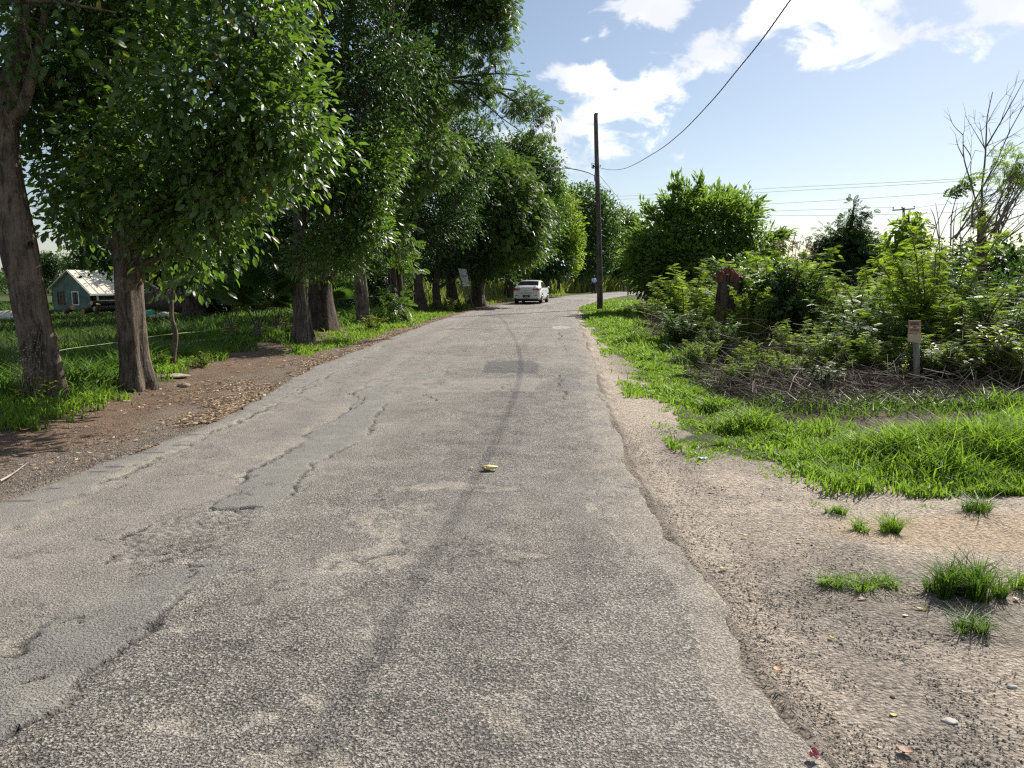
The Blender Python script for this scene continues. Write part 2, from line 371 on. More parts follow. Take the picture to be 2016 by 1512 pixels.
# a worn gully along the broken edge on the right
z = z-.03*np.exp(-((R-.07-.05*(n_m-.5))/.05)**2)*(R > 0)*ss(.35, .6, fbm(x*.2, y*1.1, 2, 61))
nx_, ny_ = len(gx), len(gy)
i = np.arange(nx_-1)[:, None]*ny_; j = np.arange(ny_-1)[None]
fq = np.stack([i+j, i+ny_+j, i+ny_+j+1, i+j+1], -1).reshape(-1, 4)
m_, b = mat('ground'); tc = b.n('TexCoord'); ca = b.n('Attribute', attribute_name='Col')
n1 = b.n('TexNoise', {'Vector': tc.outputs['Object'], 'Scale': 38., 'Detail': 6., 'Roughness': .7})
n2 = b.n('TexNoise', {'Vector': tc.outputs['Object'], 'Scale': 9., 'Detail': 4.})
vo = b.n('TexVoronoi', {'Vector': tc.outputs['Object'], 'Scale': 62., 'Randomness': 1.})
sp = b.m('MULTIPLY', b.sstep(vo.outputs['Distance'], .28, .55), .55)
c = b.mix(1., ca.outputs['Color'], b.ramp(n1.outputs[0], [(.3, .35), (.5, .95), (.7, 1.5)]), 'MULTIPLY')
c = b.mix(b.m('MULTIPLY', b.m('SUBTRACT', 1., b.sstep(b.n('SeparateColor', {0: vo.outputs['Color']}).outputs[0], .0, .20)), .5), c, (.07, .06, .052))
p = b.n('BsdfPrincipled', {'Base Color': c, 'Roughness': .92, 'Specular IOR Level': .15})
hh = b.m('ADD', b.m('MULTIPLY', n1.outputs[0], 1.0), b.m('MULTIPLY', vo.outputs['Distance'], -.5))
b.set(p.inputs['Normal'], b.n('Bump', {'Height': hh, 'Strength': .9, 'Distance': .035}).outputs[0]); fin(b, p)
tag(MB().add(np.stack([x, y, z], -1), fq).build('ground', m_, smooth=True, col=col), kind='structure')

# ------------------------------------------------------------------ road sheet
ry = [-6., -4, -2.5, -1.5, -.5, .5, 1.2, 1.7]
y = 2.0
while y < 190: ry.append(y); y += max(.013, min(1.5, .00062*y*y))
ry = np.array(ry); NU = 300
u = np.linspace(0, 1, NU)
U, Y = np.meshgrid(u, ry, indexing='ij'); y = Y.ravel(); u = U.ravel()
jl = (fbm(ry*1.7, ry*0, 4, 70)-.5)*.22+(fbm(ry*7, ry*0+5, 3, 71)-.5)*.06
jr = (fbm(ry*1.1, ry*0+9, 4, 72)-.5)*.20+(fbm(ry*6, ry*0+15, 3, 73)-.5)*.09
L_ = np.interp(y, ry, xl(ry)+jl); R_ = np.interp(y, ry, xr(ry)+jr)
x = L_+(R_-L_)*u
dl = x-L_; dr = R_-x
wx = x+(fbm(x*5, y*5, 4, 80)-.5)*.16+(fbm(x*1.4, y*1.4, 3, 83)-.5)*.22+(fbm(x*22, y*22, 3, 87)-.5)*.07; wy = y+(fbm(x*5+40, y*5, 4, 81)-.5)*.18+(fbm(x*1.4+7, y*1.4, 3, 84)-.5)*.30+(fbm(x*22, y*22+9, 3, 88)-.5)*.08
px, py = proj(wx, wy, zr(wy)); qx, qy = proj(x, y, zr(y))
nf = fbm(x*9, y*9, 4, 82); nm = fbm(x*1.6, y*1.1, 4, 85); nl = fbm(x*.5, y*.3, 3, 86)
col = np.array([.300, .268, .232])*(0.86+.28*nm[:, None]); col = col*(1+(nl[:, None]-.5)*.22)
rough = np.ones(len(x)); h = np.zeros(len(x))
def blend(mask, c, a=1.0):
    global col
    w = (np.asarray(mask, float)*a)[:, None]; col = col*(1-w)+np.array(c)*w
def polyw(polys): 
    r = np.zeros(len(px), bool)
    for q in polys: r |= inpoly(px, py, q)
    return r
# left half of the road is an older smoother surface, pinkish beige
oldl = inpoly(px, py, [(-900,1560),(-900,1000),(0,985),(300,880),(500,790),(620,722),(750,672),(930,611),(965,612),(880,660),(800,710),(700,790),(640,850),(540,905),(430,1000),(330,1090),(200,1180),(0,1330),(-300,1560)])
blend(oldl, [.285, .252, .217], .75); rough = np.where(oldl, .45, rough)
# grey strip along the left edge
strip = inpoly(px, py, [(-900,1500),(-900,1000),(0,985),(300,880),(500,790),(620,722),(750,672),(850,635),(930,611),(940,611),(860,640),(760,680),(650,738),(560,790),(440,845),(330,895),(190,965),(0,1050),(-300,1200)])
blend(strip, [.25, .232, .203], .75); rough = np.where(strip, .22, rough); h += np.where(strip, .006, 0)
# thin grey overlays down the middle left
PA = [(430,1000),(445,968),(540,905),(560,885),(600,862),(650,828),(690,800),(712,790),(690,772),(760,752),(830,735),(890,728),(850,745),(800,762),(762,792),(740,830),(700,870),(640,905),(590,940),(570,970),(520,1000)]
PB = [(-80,1300),(20,1270),(120,1180),(260,1145),(400,1110),(452,1112),(385,1160),(322,1200),(262,1258),(170,1330),(60,1420),(-80,1470)]
ov = polyw([PA, PB]); blend(ov, [.215, .204, .180], .85); rough = np.where(ov, .32, rough); 
def soft(m_):
    g_ = np.asarray(m_, float).reshape(NU, -1)
    for _ in range(3):
        for ax_ in (0, 1): g_ = (np.roll(g_, 1, ax_)+2*g_+np.roll(g_, -1, ax_))/4
    return g_.ravel()
h += soft(ov)*.008
# pitted ground between the overlays
pit = inpoly(px, py, [(250,1100),(260,1060),(330,1010),(430,985),(520,1003),(480,1040),(420,1100),(330,1120)]) 
pit &= ~ov
# rectangular repair and the pale strip in front of it
rep = inpoly(qx+(nf-.5)*14, qy+(nf-.5)*5, [(958,712),(1045,711),(1062,718),(1058,736),(948,736)])
blend(rep, [.13, .125, .12], .92); rough = np.where(rep, .9, rough)
pale = inpoly(px, py, [(880,745),(1075,745),(1060,772),(845,772)]); blend(pale*ss(.3,.6,nf), [.30, .265, .225], .45); rough = np.where(pale, .4, rough)
gp = inpoly(px, py, [(1090,735),(1180,735),(1185,770),(1080,770)]); blend(gp, [.19, .185, .17], .5)
# worn tan patches
TP = [[(780,1000),(850,992),(832,1030),(800,1060),(822,1100),(742,1128),(642,1124),(582,1112),(742,1070),(722,1030)], [(1020,1075),(1080,1090),(1010,1105),(990,1090)],
      [(780,953),(880,946),(1000,960),(1000,970),(890,962),(800,967)], [(690,1175),(715,1175),(720,1220),(700,1290),(680,1280),(700,1220)], [(360,1410),(440,1395),(560,1410),(520,1425),(400,1440),(300,1462),(255,1450)],
      [(570,1350),(640,1345),(620,1395),(580,1400)], [(450,1500),(560,1460),(680,1480),(700,1520),(430,1530)], [(940,1400),(1010,1420),(1020,1480),(960,1440)], [(640,1150),(700,1165),(600,1180)],
      [(290,1235),(380,1215),(360,1235),(290,1250)], [(680,1010),(790,1000),(760,1040),(690,1050)], [(1140,985),(1180,980),(1178,1010),(1145,1000)]]
tn = polyw(TP); tnw = tn*ss(.36, .56, .5*nf+.5*fbm(x*26, y*26, 3, 89)); blend(tnw, [.385, .34, .272], .75); rough = np.where(tnw > .5, .55, rough); h -= tnw*.004
rnd_tan = ss(.62, .72, fbm(x*1.3+20, y*.8, 5, 90))*ss(.35, .6, nf); blend(rnd_tan, [.36, .315, .25], .5)
# tyre marks
def mark(line, wpx, a, ref):
    l = [G0(*p) for p in line]; d = dseg(x, y, l); w = ref*(0.8+.5*nm)
    blend(ss(w, w*.25, d), [.115, .105, .10], a)
mark([(1025,690),(1045,660),(1085,632),(1100,620)], 20, .25, .16)
mark([(880,640),(780,690),(700,745),(560,860)], 20, .18, .3)
blend(ss(.5, 0, np.abs((x-R_+1.25)))*.35, [.175, .16, .145], .6)
# cracks and broken edges
CR = [[(1100,738),(1108,760),(1120,785)], [(600,838),(655,830),(668,822),(680,812)], [(255,1062),(262,1055),(290,1040),(312,1030)], [(245,1085),(240,1100)], [(370,1112),(385,1118),(405,1116)], [(385,1118),(375,1145),(360,1150)],
      [(430,1000),(445,1003),(520,996)], [(432,999),(437,985),(455,972)], [(545,908),(560,895),(570,880)], [(690,806),(714,795),(716,783),(680,772)], [(20,1345),(60,1330),(95,1328)], [(95,1310),(135,1308)], [(100,1225),(140,1215),(160,1230)], [(985,760),(1010,772)], [(1180,775),(1190,790)],
      [(855,772),(845,780),(860,790)], [(1095,640),(1100,655),(1110,690)], [(640,735),(600,760),(440,850),(330,900),(200,965)]]
ck = np.zeros(len(x))
for k, l in enumerate(CR):
    lw = [G0(*p) for p in l]; d = dseg(wx, wy, lw) if k < len(CR)-1 else dseg(wx, wy, lw)*1.6
    wd = .016*(.4+1.2*nf); ck = np.maximum(ck, ss(wd, wd*.3, d)*(ss(.42, .55, nm+.1*nf) if k == len(CR)-1 else 1))
for q in (PA, PB, [(0,1050),(190,965),(330,895),(440,845),(560,790),(650,738),(760,680)]):
    lw = [G0(*p) for p in q]; lw = lw+[lw[0]] if q in (PA, PB) else lw; d = dseg(wx, wy, lw); nn = fbm(x*2.5+5, y*2.5, 3, 95); n2 = fbm(x*14, y*14, 3, 98)
    blend(ss(.20, .03, d)*(~ov)*ss(.42, .6, nn)*ss(.35, .55, n2), [.40, .35, .275], .7)
    c_ = ss(.020, .006, d+.012*(n2-.5))*ss(.44, .56, fbm(x*1.7, y*1.7+9, 3, 99)); blend(c_, [.045, .038, .033], .85); h -= c_*.02
blend(ov*ss(.5, .7, fbm(x*4, y*4, 4, 100)), [.30, .272, .228], .5)
blend(ck, [.035, .03, .027], .95); h -= ck*.02
h += np.where(pit, (fbm(x*38, y*38, 3, 96)-.5)*.03-.006, 0); blend(pit*ss(.47, .3, fbm(x*38, y*38, 3, 96)), [.09, .08, .07], .7); blend(pit*ss(.52, .7, fbm(x*38, y*38, 3, 96)), [.36, .32, .255], .5)
# expansion cracks across the grey strip and the sealed joint beyond
for (a, c) in [((10,990),(60,989)),((90,965),(115,964)),((180,931),(205,931)),((210,921),(240,921)),((270,894),(320,893)),((345,878),(380,877)),((370,858),(400,857))]:
    lw = [G0(*a), G0(*c)]; blend(ss(.035, .01, dseg(x, y, lw)), [.07, .065, .06], .8)
jt = dseg(x, y, [G0(905,648), G0(1140,646)]); blend(ss(.35, .1, jt-.1*nf)*ss(.38, .5, nm), [.33, .30, .26], .6); blend(ss(.16, .05, np.abs(jt-.3)), [.10, .09, .085], .6)
wh = inpoly(qx, qy, [(1085,643),(1105,641),(1125,645),(1112,648),(1090,648)]); blend(wh, [.5, .46, .40], .8)
# fine branching cracks where the surface is tired
n_c = fbm(wx*1.1+31, wy*.8, 5, 120); n_d = fbm(wx*2.3+11, wy*1.7, 5, 121); tired = ss(.46, .62, fbm(x*.35+5, y*.25, 3, 122)+.12*oldl+.08*ov)
fc = np.maximum(ss(.007, .002, np.abs(n_c-.5)), .7*ss(.008, .002, np.abs(n_d-.5)))*tired; blend(fc, [.09, .078, .068], .55); h -= fc*.007
rough = rough*(.55+.75*ss(.3, .7, fbm(x*.6+70, y*.4, 4, 123)))
stain = ss(.6, .8, fbm(x*.9+91, y*.5, 4, 124)); blend(stain, [.17, .15, .13], .3)
# sandy fringe on the right, dusty one on the left
fr = ss(.42, .02, dr+(nm-.5)*.5)*ss(.25, .6, nf+.15); blend(fr, [.37, .315, .245], .7); rough = np.where(fr > .5, .6, rough)
fl = ss(.14, .0, dl+(nf-.5)*.15); blend(fl, [.20, .155, .115], .5)
g_ = col.mean(1, keepdims=True); col = np.clip((col*.92+g_*.08)*(.82+.2*nf[:, None]), .02, .7)
z = zr(y)+.004+h+(fbm(x*.8, y*.5, 3, 97)-.5)*.03*np.minimum(1, np.minimum(dl, dr))+(nf-.5)*.006*rough
rim = (u == 0) | (u == 1); z = np.where(rim, zr(y)-.06, z)
n_ = len(ry); i = np.arange(NU-1)[:, None]*n_; j = np.arange(n_-1)[None]
fq = np.stack([i+j, i+n_+j, i+n_+j+1, i+j+1], -1).reshape(-1, 4)
m_, b = mat('road'); tc = b.n('TexCoord'); ca = b.n('Attribute', attribute_name='Col'); ro = b.n('Attribute', attribute_name='rough').outputs['Fac']
vo = b.n('TexVoronoi', {'Vector': tc.outputs['Object'], 'Scale': 78., 'Randomness': 1.})
vo2 = b.n('TexVoronoi', {'Vector': tc.outputs['Object'], 'Scale': 150., 'Randomness': 1.})
n1 = b.n('TexNoise', {'Vector': tc.outputs['Object'], 'Scale': 55., 'Detail': 5., 'Roughness': .7})
cs = b.n('SeparateColor', {0: vo.outputs['Color']}).outputs[0]
n3 = b.n('TexNoise', {'Vector': tc.outputs['Object'], 'Scale': 95., 'Detail': 2.5, 'Roughness': .6})
n4 = b.n('TexNoise', {'Vector': tc.outputs['Object'], 'Scale': 3.5, 'Detail': 4.})
pits = b.sstep(b.m('ADD', n3.outputs[0], b.m('MULTIPLY', b.m('SUBTRACT', n4.outputs[0], .5), .22)), .36, .56)
stone = b.m('SUBTRACT', 1., b.m('MULTIPLY', b.mix(b.sstep(n4.outputs[0], .42, .58), b.sstep(vo.outputs['Distance'], .35, .75), b.sstep(vo2.outputs['Distance'], .35, .75)), .45))
tone = b.m('MULTIPLY', b.m('ADD', .56, b.m('MULTIPLY', pits, .52)), b.m('MULTIPLY', stone, b.m('ADD', .88, b.m('MULTIPLY', cs, .42))))
tone = b.m('ADD', b.m('MULTIPLY', tone, ro), b.m('MULTIPLY', b.m('SUBTRACT', 1., ro), b.m('ADD', .68, b.m('MULTIPLY', n1.outputs[0], .55))))
c = b.mix(1., ca.outputs['Color'], b.n('CombineColor', {0: tone, 1: tone, 2: tone}).outputs[0], 'MULTIPLY')
p = b.n('BsdfPrincipled', {'Base Color': c, 'Roughness': .82, 'Specular IOR Level': .3})
hh = b.m('ADD', b.m('MULTIPLY', b.m('ADD', b.m('MULTIPLY', vo.outputs['Distance'], -.5), pits), b.m('ADD', .25, b.m('MULTIPLY', ro, .75))), b.m('MULTIPLY', n1.outputs[0], .35))
b.set(p.inputs['Normal'], b.n('Bump', {'Height': hh, 'Strength': .9, 'Distance': .012}).outputs[0]); fin(b, p)
tag(MB().add(np.stack([x, y, z], -1), fq).build('road', m_, smooth=True, col=col, attrs={'rough': rough}), kind='structure')

# ------------------------------------------------------------------ grass and litter
def blades(mb, base, hgt, wid, rng, lean=.35, bend=.5, ld=None):
    n = len(base); a = rng.uniform(0, 2*PI, n); ld = rng.uniform(0, 2*PI, n) if ld is None else ld
    side = np.stack([np.cos(a), np.sin(a), 0*a], -1)*(wid/2)[:, None]
    dr_ = np.stack([np.cos(ld), np.sin(ld), 0*ld], -1)*(hgt*rng.uniform(.15, 1, n)*lean)[:, None]
    upv = np.array([0, 0, 1.])
    b0 = base-upv*.01
    m1 = base+dr_*.35+upv*(hgt*.55)[:, None]; tp = base+dr_*(1+bend)+upv*(hgt*(1-.25*rng.uniform(0, 1, n)*bend))[:, None]
    V = np.stack([b0-side, b0+side, m1+side*.8, m1-side*.8, tp], 1).reshape(-1, 3); o = np.arange(n)[:, None]*5
    mb.add(V, o+np.array([[0, 1, 2, 3]]), o+np.array([[3, 2, 4]]), rnd=np.repeat(np.clip(rng.normal(.5, .24, n), 0, 1), 5))
def scatter(fn, x0, x1, y0, y1, n, rng, k=1.0):
    """points with density falling with distance, kept where fn is true"""
    t = rng.random(n); y = (y0**(1-k)+t*(y1**(1-k)-y0**(1-k)))**(1/(1-k)) if abs(k-1) > 1e-3 else y0*(y1/y0)**t
    x = rng.uniform(x0, x1, n); s = fn(x, y); return x[s], y[s]
rng = np.random.default_rng(4)
mb = MB()
def gpr(x, y):
    ins = grass_right(x, y); d = dseg(x, y, PGw[:18]); return ins | ((d < .75*rng.random(len(x))**2.2*ss(.35, .65, fbm(x*2.2, y*2.2, 3, 38))) & (x-xr(y) > .25))
x, y = scatter(gpr, 1.5, 14, 5.5, 60, 620000, rng, 2.0)
pr = rng.random(len(x)) < (0.16+.84*ss(.38, .60, fbm(x*1.9, y*1.9, 3, 33)))
x, y = x[pr], y[pr]
if len(x) > 70000: s = rng.permutation(len(x))[:80000]; x, y = x[s], y[s]
tuft = fbm(x*1.5, y*1.5, 3, 34); big = fbm(x*.6, y*.6, 2, 35)
mound = ss(2.6, 4.2, x)*ss(10.5, 7.5, y); edge_d = dseg(x, y, PGw+[PGw[0]])
hg = (.02+.20*ss(.3, .75, tuft)+.05*big+.10*mound)*rng.uniform(.4, 1.3, len(x))*(.30+.70*ss(.0, .75, edge_d+.3*(tuft-.5))); hg *= np.where(y > 20, .8, 1)
tall = rng.random(len(x)) < .02; hg = np.where(tall, hg*1.7, hg)
blades(mb, np.stack([x, y, H(x, y)], -1), hg, (.006+.0011*y)*rng.uniform(.6, 1.5, len(x)), rng, .8, .6)
tag(mb.build('grass', M['grass']), 'lush bright green grass along the right roadside', 'grass', kind='stuff')
print('right grass', len(x))
# left verge: patchy weeds between and in front of the trunks
def gl(x, y):
    T = xl(y)-x+1.1*ss(15, 19, y)*ss(40, 34, y)
    return (T > .7) & (ss(1.5, 3.0, T+(fbm(x*.35, y*.35, 3, 22)-.5)*2.2+(fbm(x*1.3, y*.9, 4, 21)-.5)*2.4) > rng.random(len(x))*.9+.05) & (fbm(x*1.1, y*1.1, 3, 36) > .38+.25*rng.random(len(x)))
mb = MB(); x, y = scatter(gl, -13, -1.5, 7.2, 48, 90000, rng, 1.6)
if len(x) > 42000: s = rng.permutation(len(x))[:42000]; x, y = x[s], y[s]
T = xl(y)-x; tuft = fbm(x*1.1, y*1.1, 3, 36)
hg = (.05+.40*ss(.35, .8, tuft)*ss(1.4, 2.6, T))*rng.uniform(.4, 1.3, len(x))
blades(mb, np.stack([x, y, H(x, y)], -1), hg, (.009+.0011*y)*rng.uniform(.7, 1.5, len(x)), rng, .8, .7)
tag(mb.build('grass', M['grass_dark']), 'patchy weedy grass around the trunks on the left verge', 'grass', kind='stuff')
# short grass in the trunk gaps, sunlight put into its lighter green
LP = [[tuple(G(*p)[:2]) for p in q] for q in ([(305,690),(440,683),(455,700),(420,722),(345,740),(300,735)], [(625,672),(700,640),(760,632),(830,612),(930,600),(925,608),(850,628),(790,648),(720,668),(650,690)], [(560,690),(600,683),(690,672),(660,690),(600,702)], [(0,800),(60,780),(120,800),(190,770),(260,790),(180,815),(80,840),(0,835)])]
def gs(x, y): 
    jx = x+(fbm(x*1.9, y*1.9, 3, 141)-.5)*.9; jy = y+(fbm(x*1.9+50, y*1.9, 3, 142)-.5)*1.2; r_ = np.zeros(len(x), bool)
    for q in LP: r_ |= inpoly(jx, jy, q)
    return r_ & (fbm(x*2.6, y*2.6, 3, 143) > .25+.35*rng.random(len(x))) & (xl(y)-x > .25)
mb = MB(); x, y = scatter(gs, -10, 1, 7, 52, 160000, rng, 1.5); 
if len(x) > 22000: s = rng.permutation(len(x))[:22000]; x, y = x[s], y[s]
blades(mb, np.stack([x, y, H(x, y)], -1), (.04+.16*fbm(x*1.6, y*1.6, 3, 144))*rng.uniform(.5, 1.3, len(x)), (.006+.0010*y)*rng.uniform(.7, 1.4, len(x)), rng, .8, .6)
tag(mb.build('grass', M['grass']), 'short grass coloured sunlit bright in the gaps between the left trunks', 'grass', kind='stuff'); print('gap grass', len(x))
# open field behind the left row
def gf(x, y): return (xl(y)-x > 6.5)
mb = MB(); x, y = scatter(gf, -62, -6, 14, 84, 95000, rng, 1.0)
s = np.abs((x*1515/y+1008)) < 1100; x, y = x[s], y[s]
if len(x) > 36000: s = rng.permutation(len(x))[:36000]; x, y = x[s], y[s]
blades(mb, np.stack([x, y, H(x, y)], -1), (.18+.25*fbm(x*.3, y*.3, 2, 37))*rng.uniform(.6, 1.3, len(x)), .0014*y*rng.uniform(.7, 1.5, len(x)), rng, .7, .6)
tag(mb.build('field_grass', M['grass_field_shaded']), 'rough grass of the open field in front of the green house', 'grass', kind='stuff')
# tall pale grass bank behind the far trunks
def gb(x, y): 
    T = xl(y)-x; return (T > .9+2.2*ss(68, 76, y)) & (T < 15)
mb = MB(); x, y = scatter(gb, -16, 16, 44, 95, 30000, rng, 1.0)
T = xl(y)-x; hg = (.25+1.5*ss(1.8, 4.0, T))*rng.uniform(.5, 1.2, len(x))
blades(mb, np.stack([x, y, H(x, y)], -1), hg, .0016*y*rng.uniform(.8, 1.6, len(x)), rng, .4, .4)
tag(mb.build('tall_grass', M['grass_dry']), 'tall yellow green grass on the bank beside the far bend', 'grass', kind='stuff')
# fallen leaf litter along the left edge
def flake(mb, x, y, z, size, rng, curl=.35, rnd=None):
    n = len(x); a = rng.uniform(0, 2*PI, n); ca, sa = np.cos(a), np.sin(a)
    t = np.array([[-.5, 0, 0], [0, -.24, .0], [.5, 0, 0], [0, .24, 0]])
    V = np.zeros((n, 4, 3)); V[:, :, 0] = (t[None, :, 0]*ca[:, None]-t[None, :, 1]*sa[:, None])*size[:, None]
    V[:, :, 1] = (t[None, :, 0]*sa[:, None]+t[None, :, 1]*ca[:, None])*size[:, None]
    V[:, :, 2] = rng.uniform(0, curl, (n, 4))*size[:, None]
    V += np.stack([x, y, z], -1)[:, None]
    mb.add(V.reshape(-1, 3), np.arange(n)[:, None]*4+np.array([[0, 1, 2, 3]]), rnd=np.repeat(rng.random(n) if rnd is None else rnd, 4))
mb = MB(); n = 40000; y = 5.5*(45/5.5)**rng.random(n); T = np.abs(rng.normal(.0, .45, n))*(.35+1.2*fbm(y*.6, y*0, 2, 44))*ss(6.5, 9.5, y)+.02
wide = rng.random(n) < .22; T = np.where(wide, rng.uniform(0, 4.0, n), T); x = xl(y)-T+.05
s = (fbm(x*1.5, y*1.5, 3, 45) > np.where(wide, .52, .40)) & (wide | (rng.random(n) < ss(6.5, 9.0, y))); x, y = x[s][:15000], y[s][:15000]
flake(mb, x, y, H(x, y)+.010, rng.uniform(.022, .07, len(x)), rng, .3)
tag(mb.build('leaf_litter', M['litter']), 'dry tan leaf litter strewn along the left road edge', 'leaf litter', kind='stuff')
# loose gravel on both verges
M['stone'] = leafmat('stone', [(0, (.08, .07, .06)), (.5, (.20, .18, .155)), (.9, (.30, .26, .21)), (1, (.45, .42, .38))], (.1, .1, .1), .0, .85, .2)
OCT = np.array([[1, 0, 0], [-1, 0, 0], [0, 1, 0], [0, -1, 0], [0, 0, 1], [0, 0, -1.]]); OCF = np.array([[0, 2, 4], [2, 1, 4], [1, 3, 4], [3, 0, 4]])
def pebbles(mb, x, y, z, s, rng):
    n = len(x); V = OCT[None]*rng.uniform(.5, 1.2, (n, 6, 1))*s[:, None, None]*np.array([1, 1, .6]); a = rng.uniform(0, PI, n)
    V = np.stack([V[..., 0]*np.cos(a)[:, None]-V[..., 1]*np.sin(a)[:, None], V[..., 0]*np.sin(a)[:, None]+V[..., 1]*np.cos(a)[:, None], V[..., 2]], -1)+np.stack([x, y, z], -1)[:, None]
    mb.add(V.reshape(-1, 3), (np.arange(n)[:, None, None]*6+OCF[None]).reshape(-1, 3), rnd=np.repeat(rng.random(n), 6))
mb = MB(); n = 46000; y = 2.2*(14/2.2)**rng.random(n); x = xr(y)+np.abs(rng.normal(0, 1.3, n))
s = (fbm(x*.9+3, y*.55, 4, 40) > .40+.25*rng.random(n)) & ~grass_right(x, y); x, y = x[s][:20000], y[s][:20000]
pebbles(mb, x, y, H(x, y)+.001, rng.uniform(.0022, .0065, len(x))*(1+1.0*rng.random(len(x))**10), rng)
n = 8000; y = 5.5*(20/5.5)**rng.random(n); x = xl(y)-np.abs(rng.normal(.2, .5, n))-.02; pebbles(mb, x, y, H(x, y)+.003, rng.uniform(.004, .012, n), rng)
tag(mb.build('gravel', M['stone']), 'loose dark gravel scattered over the dirt verges', 'gravel', kind='stuff')
# ------------------------------------------------------------------ leaves
def tmpl_oval():
    V = [[0,0,0],[.3,.21,.05],[.32,0,0],[.3,-.21,.05],[.68,.22,.02],[.68,0,-.04],[.68,-.22,.02],[1,0,-.14]]
    F3 = [[0,2,1],[0,3,2],[4,5,7],[5,6,7]]; F4 = [[1,2,5,4],[2,3,6,5]]
    return np.array(V, float), [np.array(F3), np.array(F4)]
def tmpl_diamond(w=.26):
    return np.array([[0,0,0],[.45,w,.05],[1,0,-.06],[.45,-w,.05]], float), [np.array([[0,1,2],[0,2,3]])]
def tmpl_frond(n=8, pl=.42, pw=.055):
    """feathery compound leaf: narrow side strips along a drooping midrib"""
    V = []; Fq = []
    for i in range(n):
        t = (i+.6)/n; L = pl*math.sin(PI*(.25+.62*t))
        for s in (-1, 1):
            o = len(V); b0 = np.array([t, 0, -.28*t*t]); d = unit(np.array([.55, s*.83, -.12])); q = np.array([d[1], -d[0], 0])*s*pw
            V += [b0, b0+d*L*.5-q, b0+d*L-np.array([0, 0, .05]), b0+d*L*.5+q]; Fq += [[o, o+1, o+2, o+3]]
    o = len(V); V += [[0,.012,0],[0,-.012,0],[1,0,-.28]]
    return np.array(V, float), [np.array(Fq), np.array([[o, o+1, o+2]])]
T_OVAL, T_DIA, T_NARROW, T_FROND, T_FROND5 = tmpl_oval(), tmpl_diamond(), tmpl_diamond(.13), tmpl_frond(), tmpl_frond(5, .5, .10)
def put_leaves(mb, pos, axis, nrm, size, T, rnd):
    V, Fs = T; ax = unit(axis); y = unit(np.cross(nrm, ax)); z = np.cross(ax, y)
    Wv = (ax[:, None]*V[None, :, 0:1]+y[:, None]*V[None, :, 1:2]+z[:, None]*V[None, :, 2:3])*size[:, None, None]+pos[:, None]
    k = len(V); o = np.arange(len(pos))[:, None, None]*k
    mb.add(Wv.reshape(-1, 3), *[(o+f[None]).reshape(-1, f.shape[1]) for f in Fs], rnd=np.repeat(rnd, k))
def clusters(blobs, n, rng, gap=.33, shell=.42, freq=1.0):
    B = np.array(blobs, float); w = (B[:, 3]*B[:, 4]*B[:, 5])**.62; w /= w.sum()
    i = rng.choice(len(B), n*2, p=w); d = unit(rng.normal(size=(n*2, 3))); r = shell+(1-shell)*rng.random(n*2)**.6
    r = r*(.72+.5*vn3(d*2.2+i[:, None]*7.1, 3)); pos = B[i, :3]+d*B[i, 3:6]*r[:, None]
    k = vn3(pos*freq, 9) > gap+.25*(rng.random(n*2)-.5); pos, d = pos[k][:n], d[k][:n]
    return pos, d
def foliage(mb, pos, out, k, size, T, rng, rc=.28, droop=.35, outw=.7, light=.15, spray=1.6):
    n = len(pos)*k; c = np.repeat(np.arange(len(pos)), k)
    dc = unit(out*.8+rng.normal(size=(len(pos), 3))*.55+np.array([0, 0, -.25*droop])); off = rng.normal(size=(n, 3))*rc*.5*np.array([1, 1, .8])+dc[c]*(rng.random((n, 1))*spray*rc); p = pos[c]+off
    ax = dc[c]*outw+unit(off)*.6+rng.normal(size=(n, 3))*.38+np.array([0, 0, -droop])
    nr = np.array([0, 0, .9])+out[c]*.45+rng.normal(size=(n, 3))*.5
    tone = np.repeat(np.clip(rng.normal(.45, light, len(pos)), 0, .92), k)
    rnd = np.clip(tone+rng.normal(0, .13, n), 0, .9); rnd = np.where(rng.random(n) < .02, .98, rnd)
    put_leaves(mb, p, ax, nr, size*rng.uniform(.5, 1.25, n), T, rnd)
def BL(px, py, d, rx, ry, rd):
    """a lump of crown: centre seen at px,py at distance d, half sizes rx,ry in photo pixels at that distance, rd in metres along the view"""
    c = P(px, py, d); return (c[0], c[1], c[2], rx*d/F, rd, ry*d/F)
def trunk(mb, pts, rad, ns=20, rings=44, flare=.5, lobes=5, amp=.12, seed=1, fh=.45):
    p = spline(pts, rings); r = np.interp(np.linspace(0, 1, rings), np.linspace(0, 1, len(rad)), rad)
    a = np.arange(ns)*2*PI/ns; hgt = np.cumsum(np.r_[0, np.linalg.norm(np.diff(p, axis=0), axis=1)])
    t = unit(np.gradient(p, axis=0)); u = unit(np.cross(t, [0, 1, .02])); w = np.cross(t, u)
    A, Hh = np.meshgrid(a, hgt); rs = np.random.default_rng(seed); ph = rs.uniform(0, 6, 3)
    lob = np.maximum(0, np.cos(lobes*A+ph[0]))**1.5*.7+np.maximum(0, np.cos((lobes-2)*A+ph[1]))**2*.5
    R = r[:, None]*(1+amp*np.cos(lobes*A+ph[0]+Hh*.35)*np.exp(-Hh/4)+amp*.7*np.cos(3*A+ph[2]+Hh*.5)+.16*(fbm(A*3+seed, Hh*1.3, 3, seed)-.5)*2)
    R = R*(1+flare*np.exp(-Hh/fh)*(.35+lob))
    R[:, -1] = R[:, -1]
    V = p[:, None]+R[..., None]*(u[:, None]*np.cos(A)[..., None]+w[:, None]*np.sin(A)[..., None])
    V[0, :, 2] -= .25
    i = np.arange(rings-1)[:, None]*ns; j = np.arange(ns)[None]; k = (j+1) % ns
    mb.add(V.reshape(-1, 3), np.stack([i+j, i+k, i+ns+k, i+ns+j], -1).reshape(-1, 4)); o = mb.n-ns
    return p, r
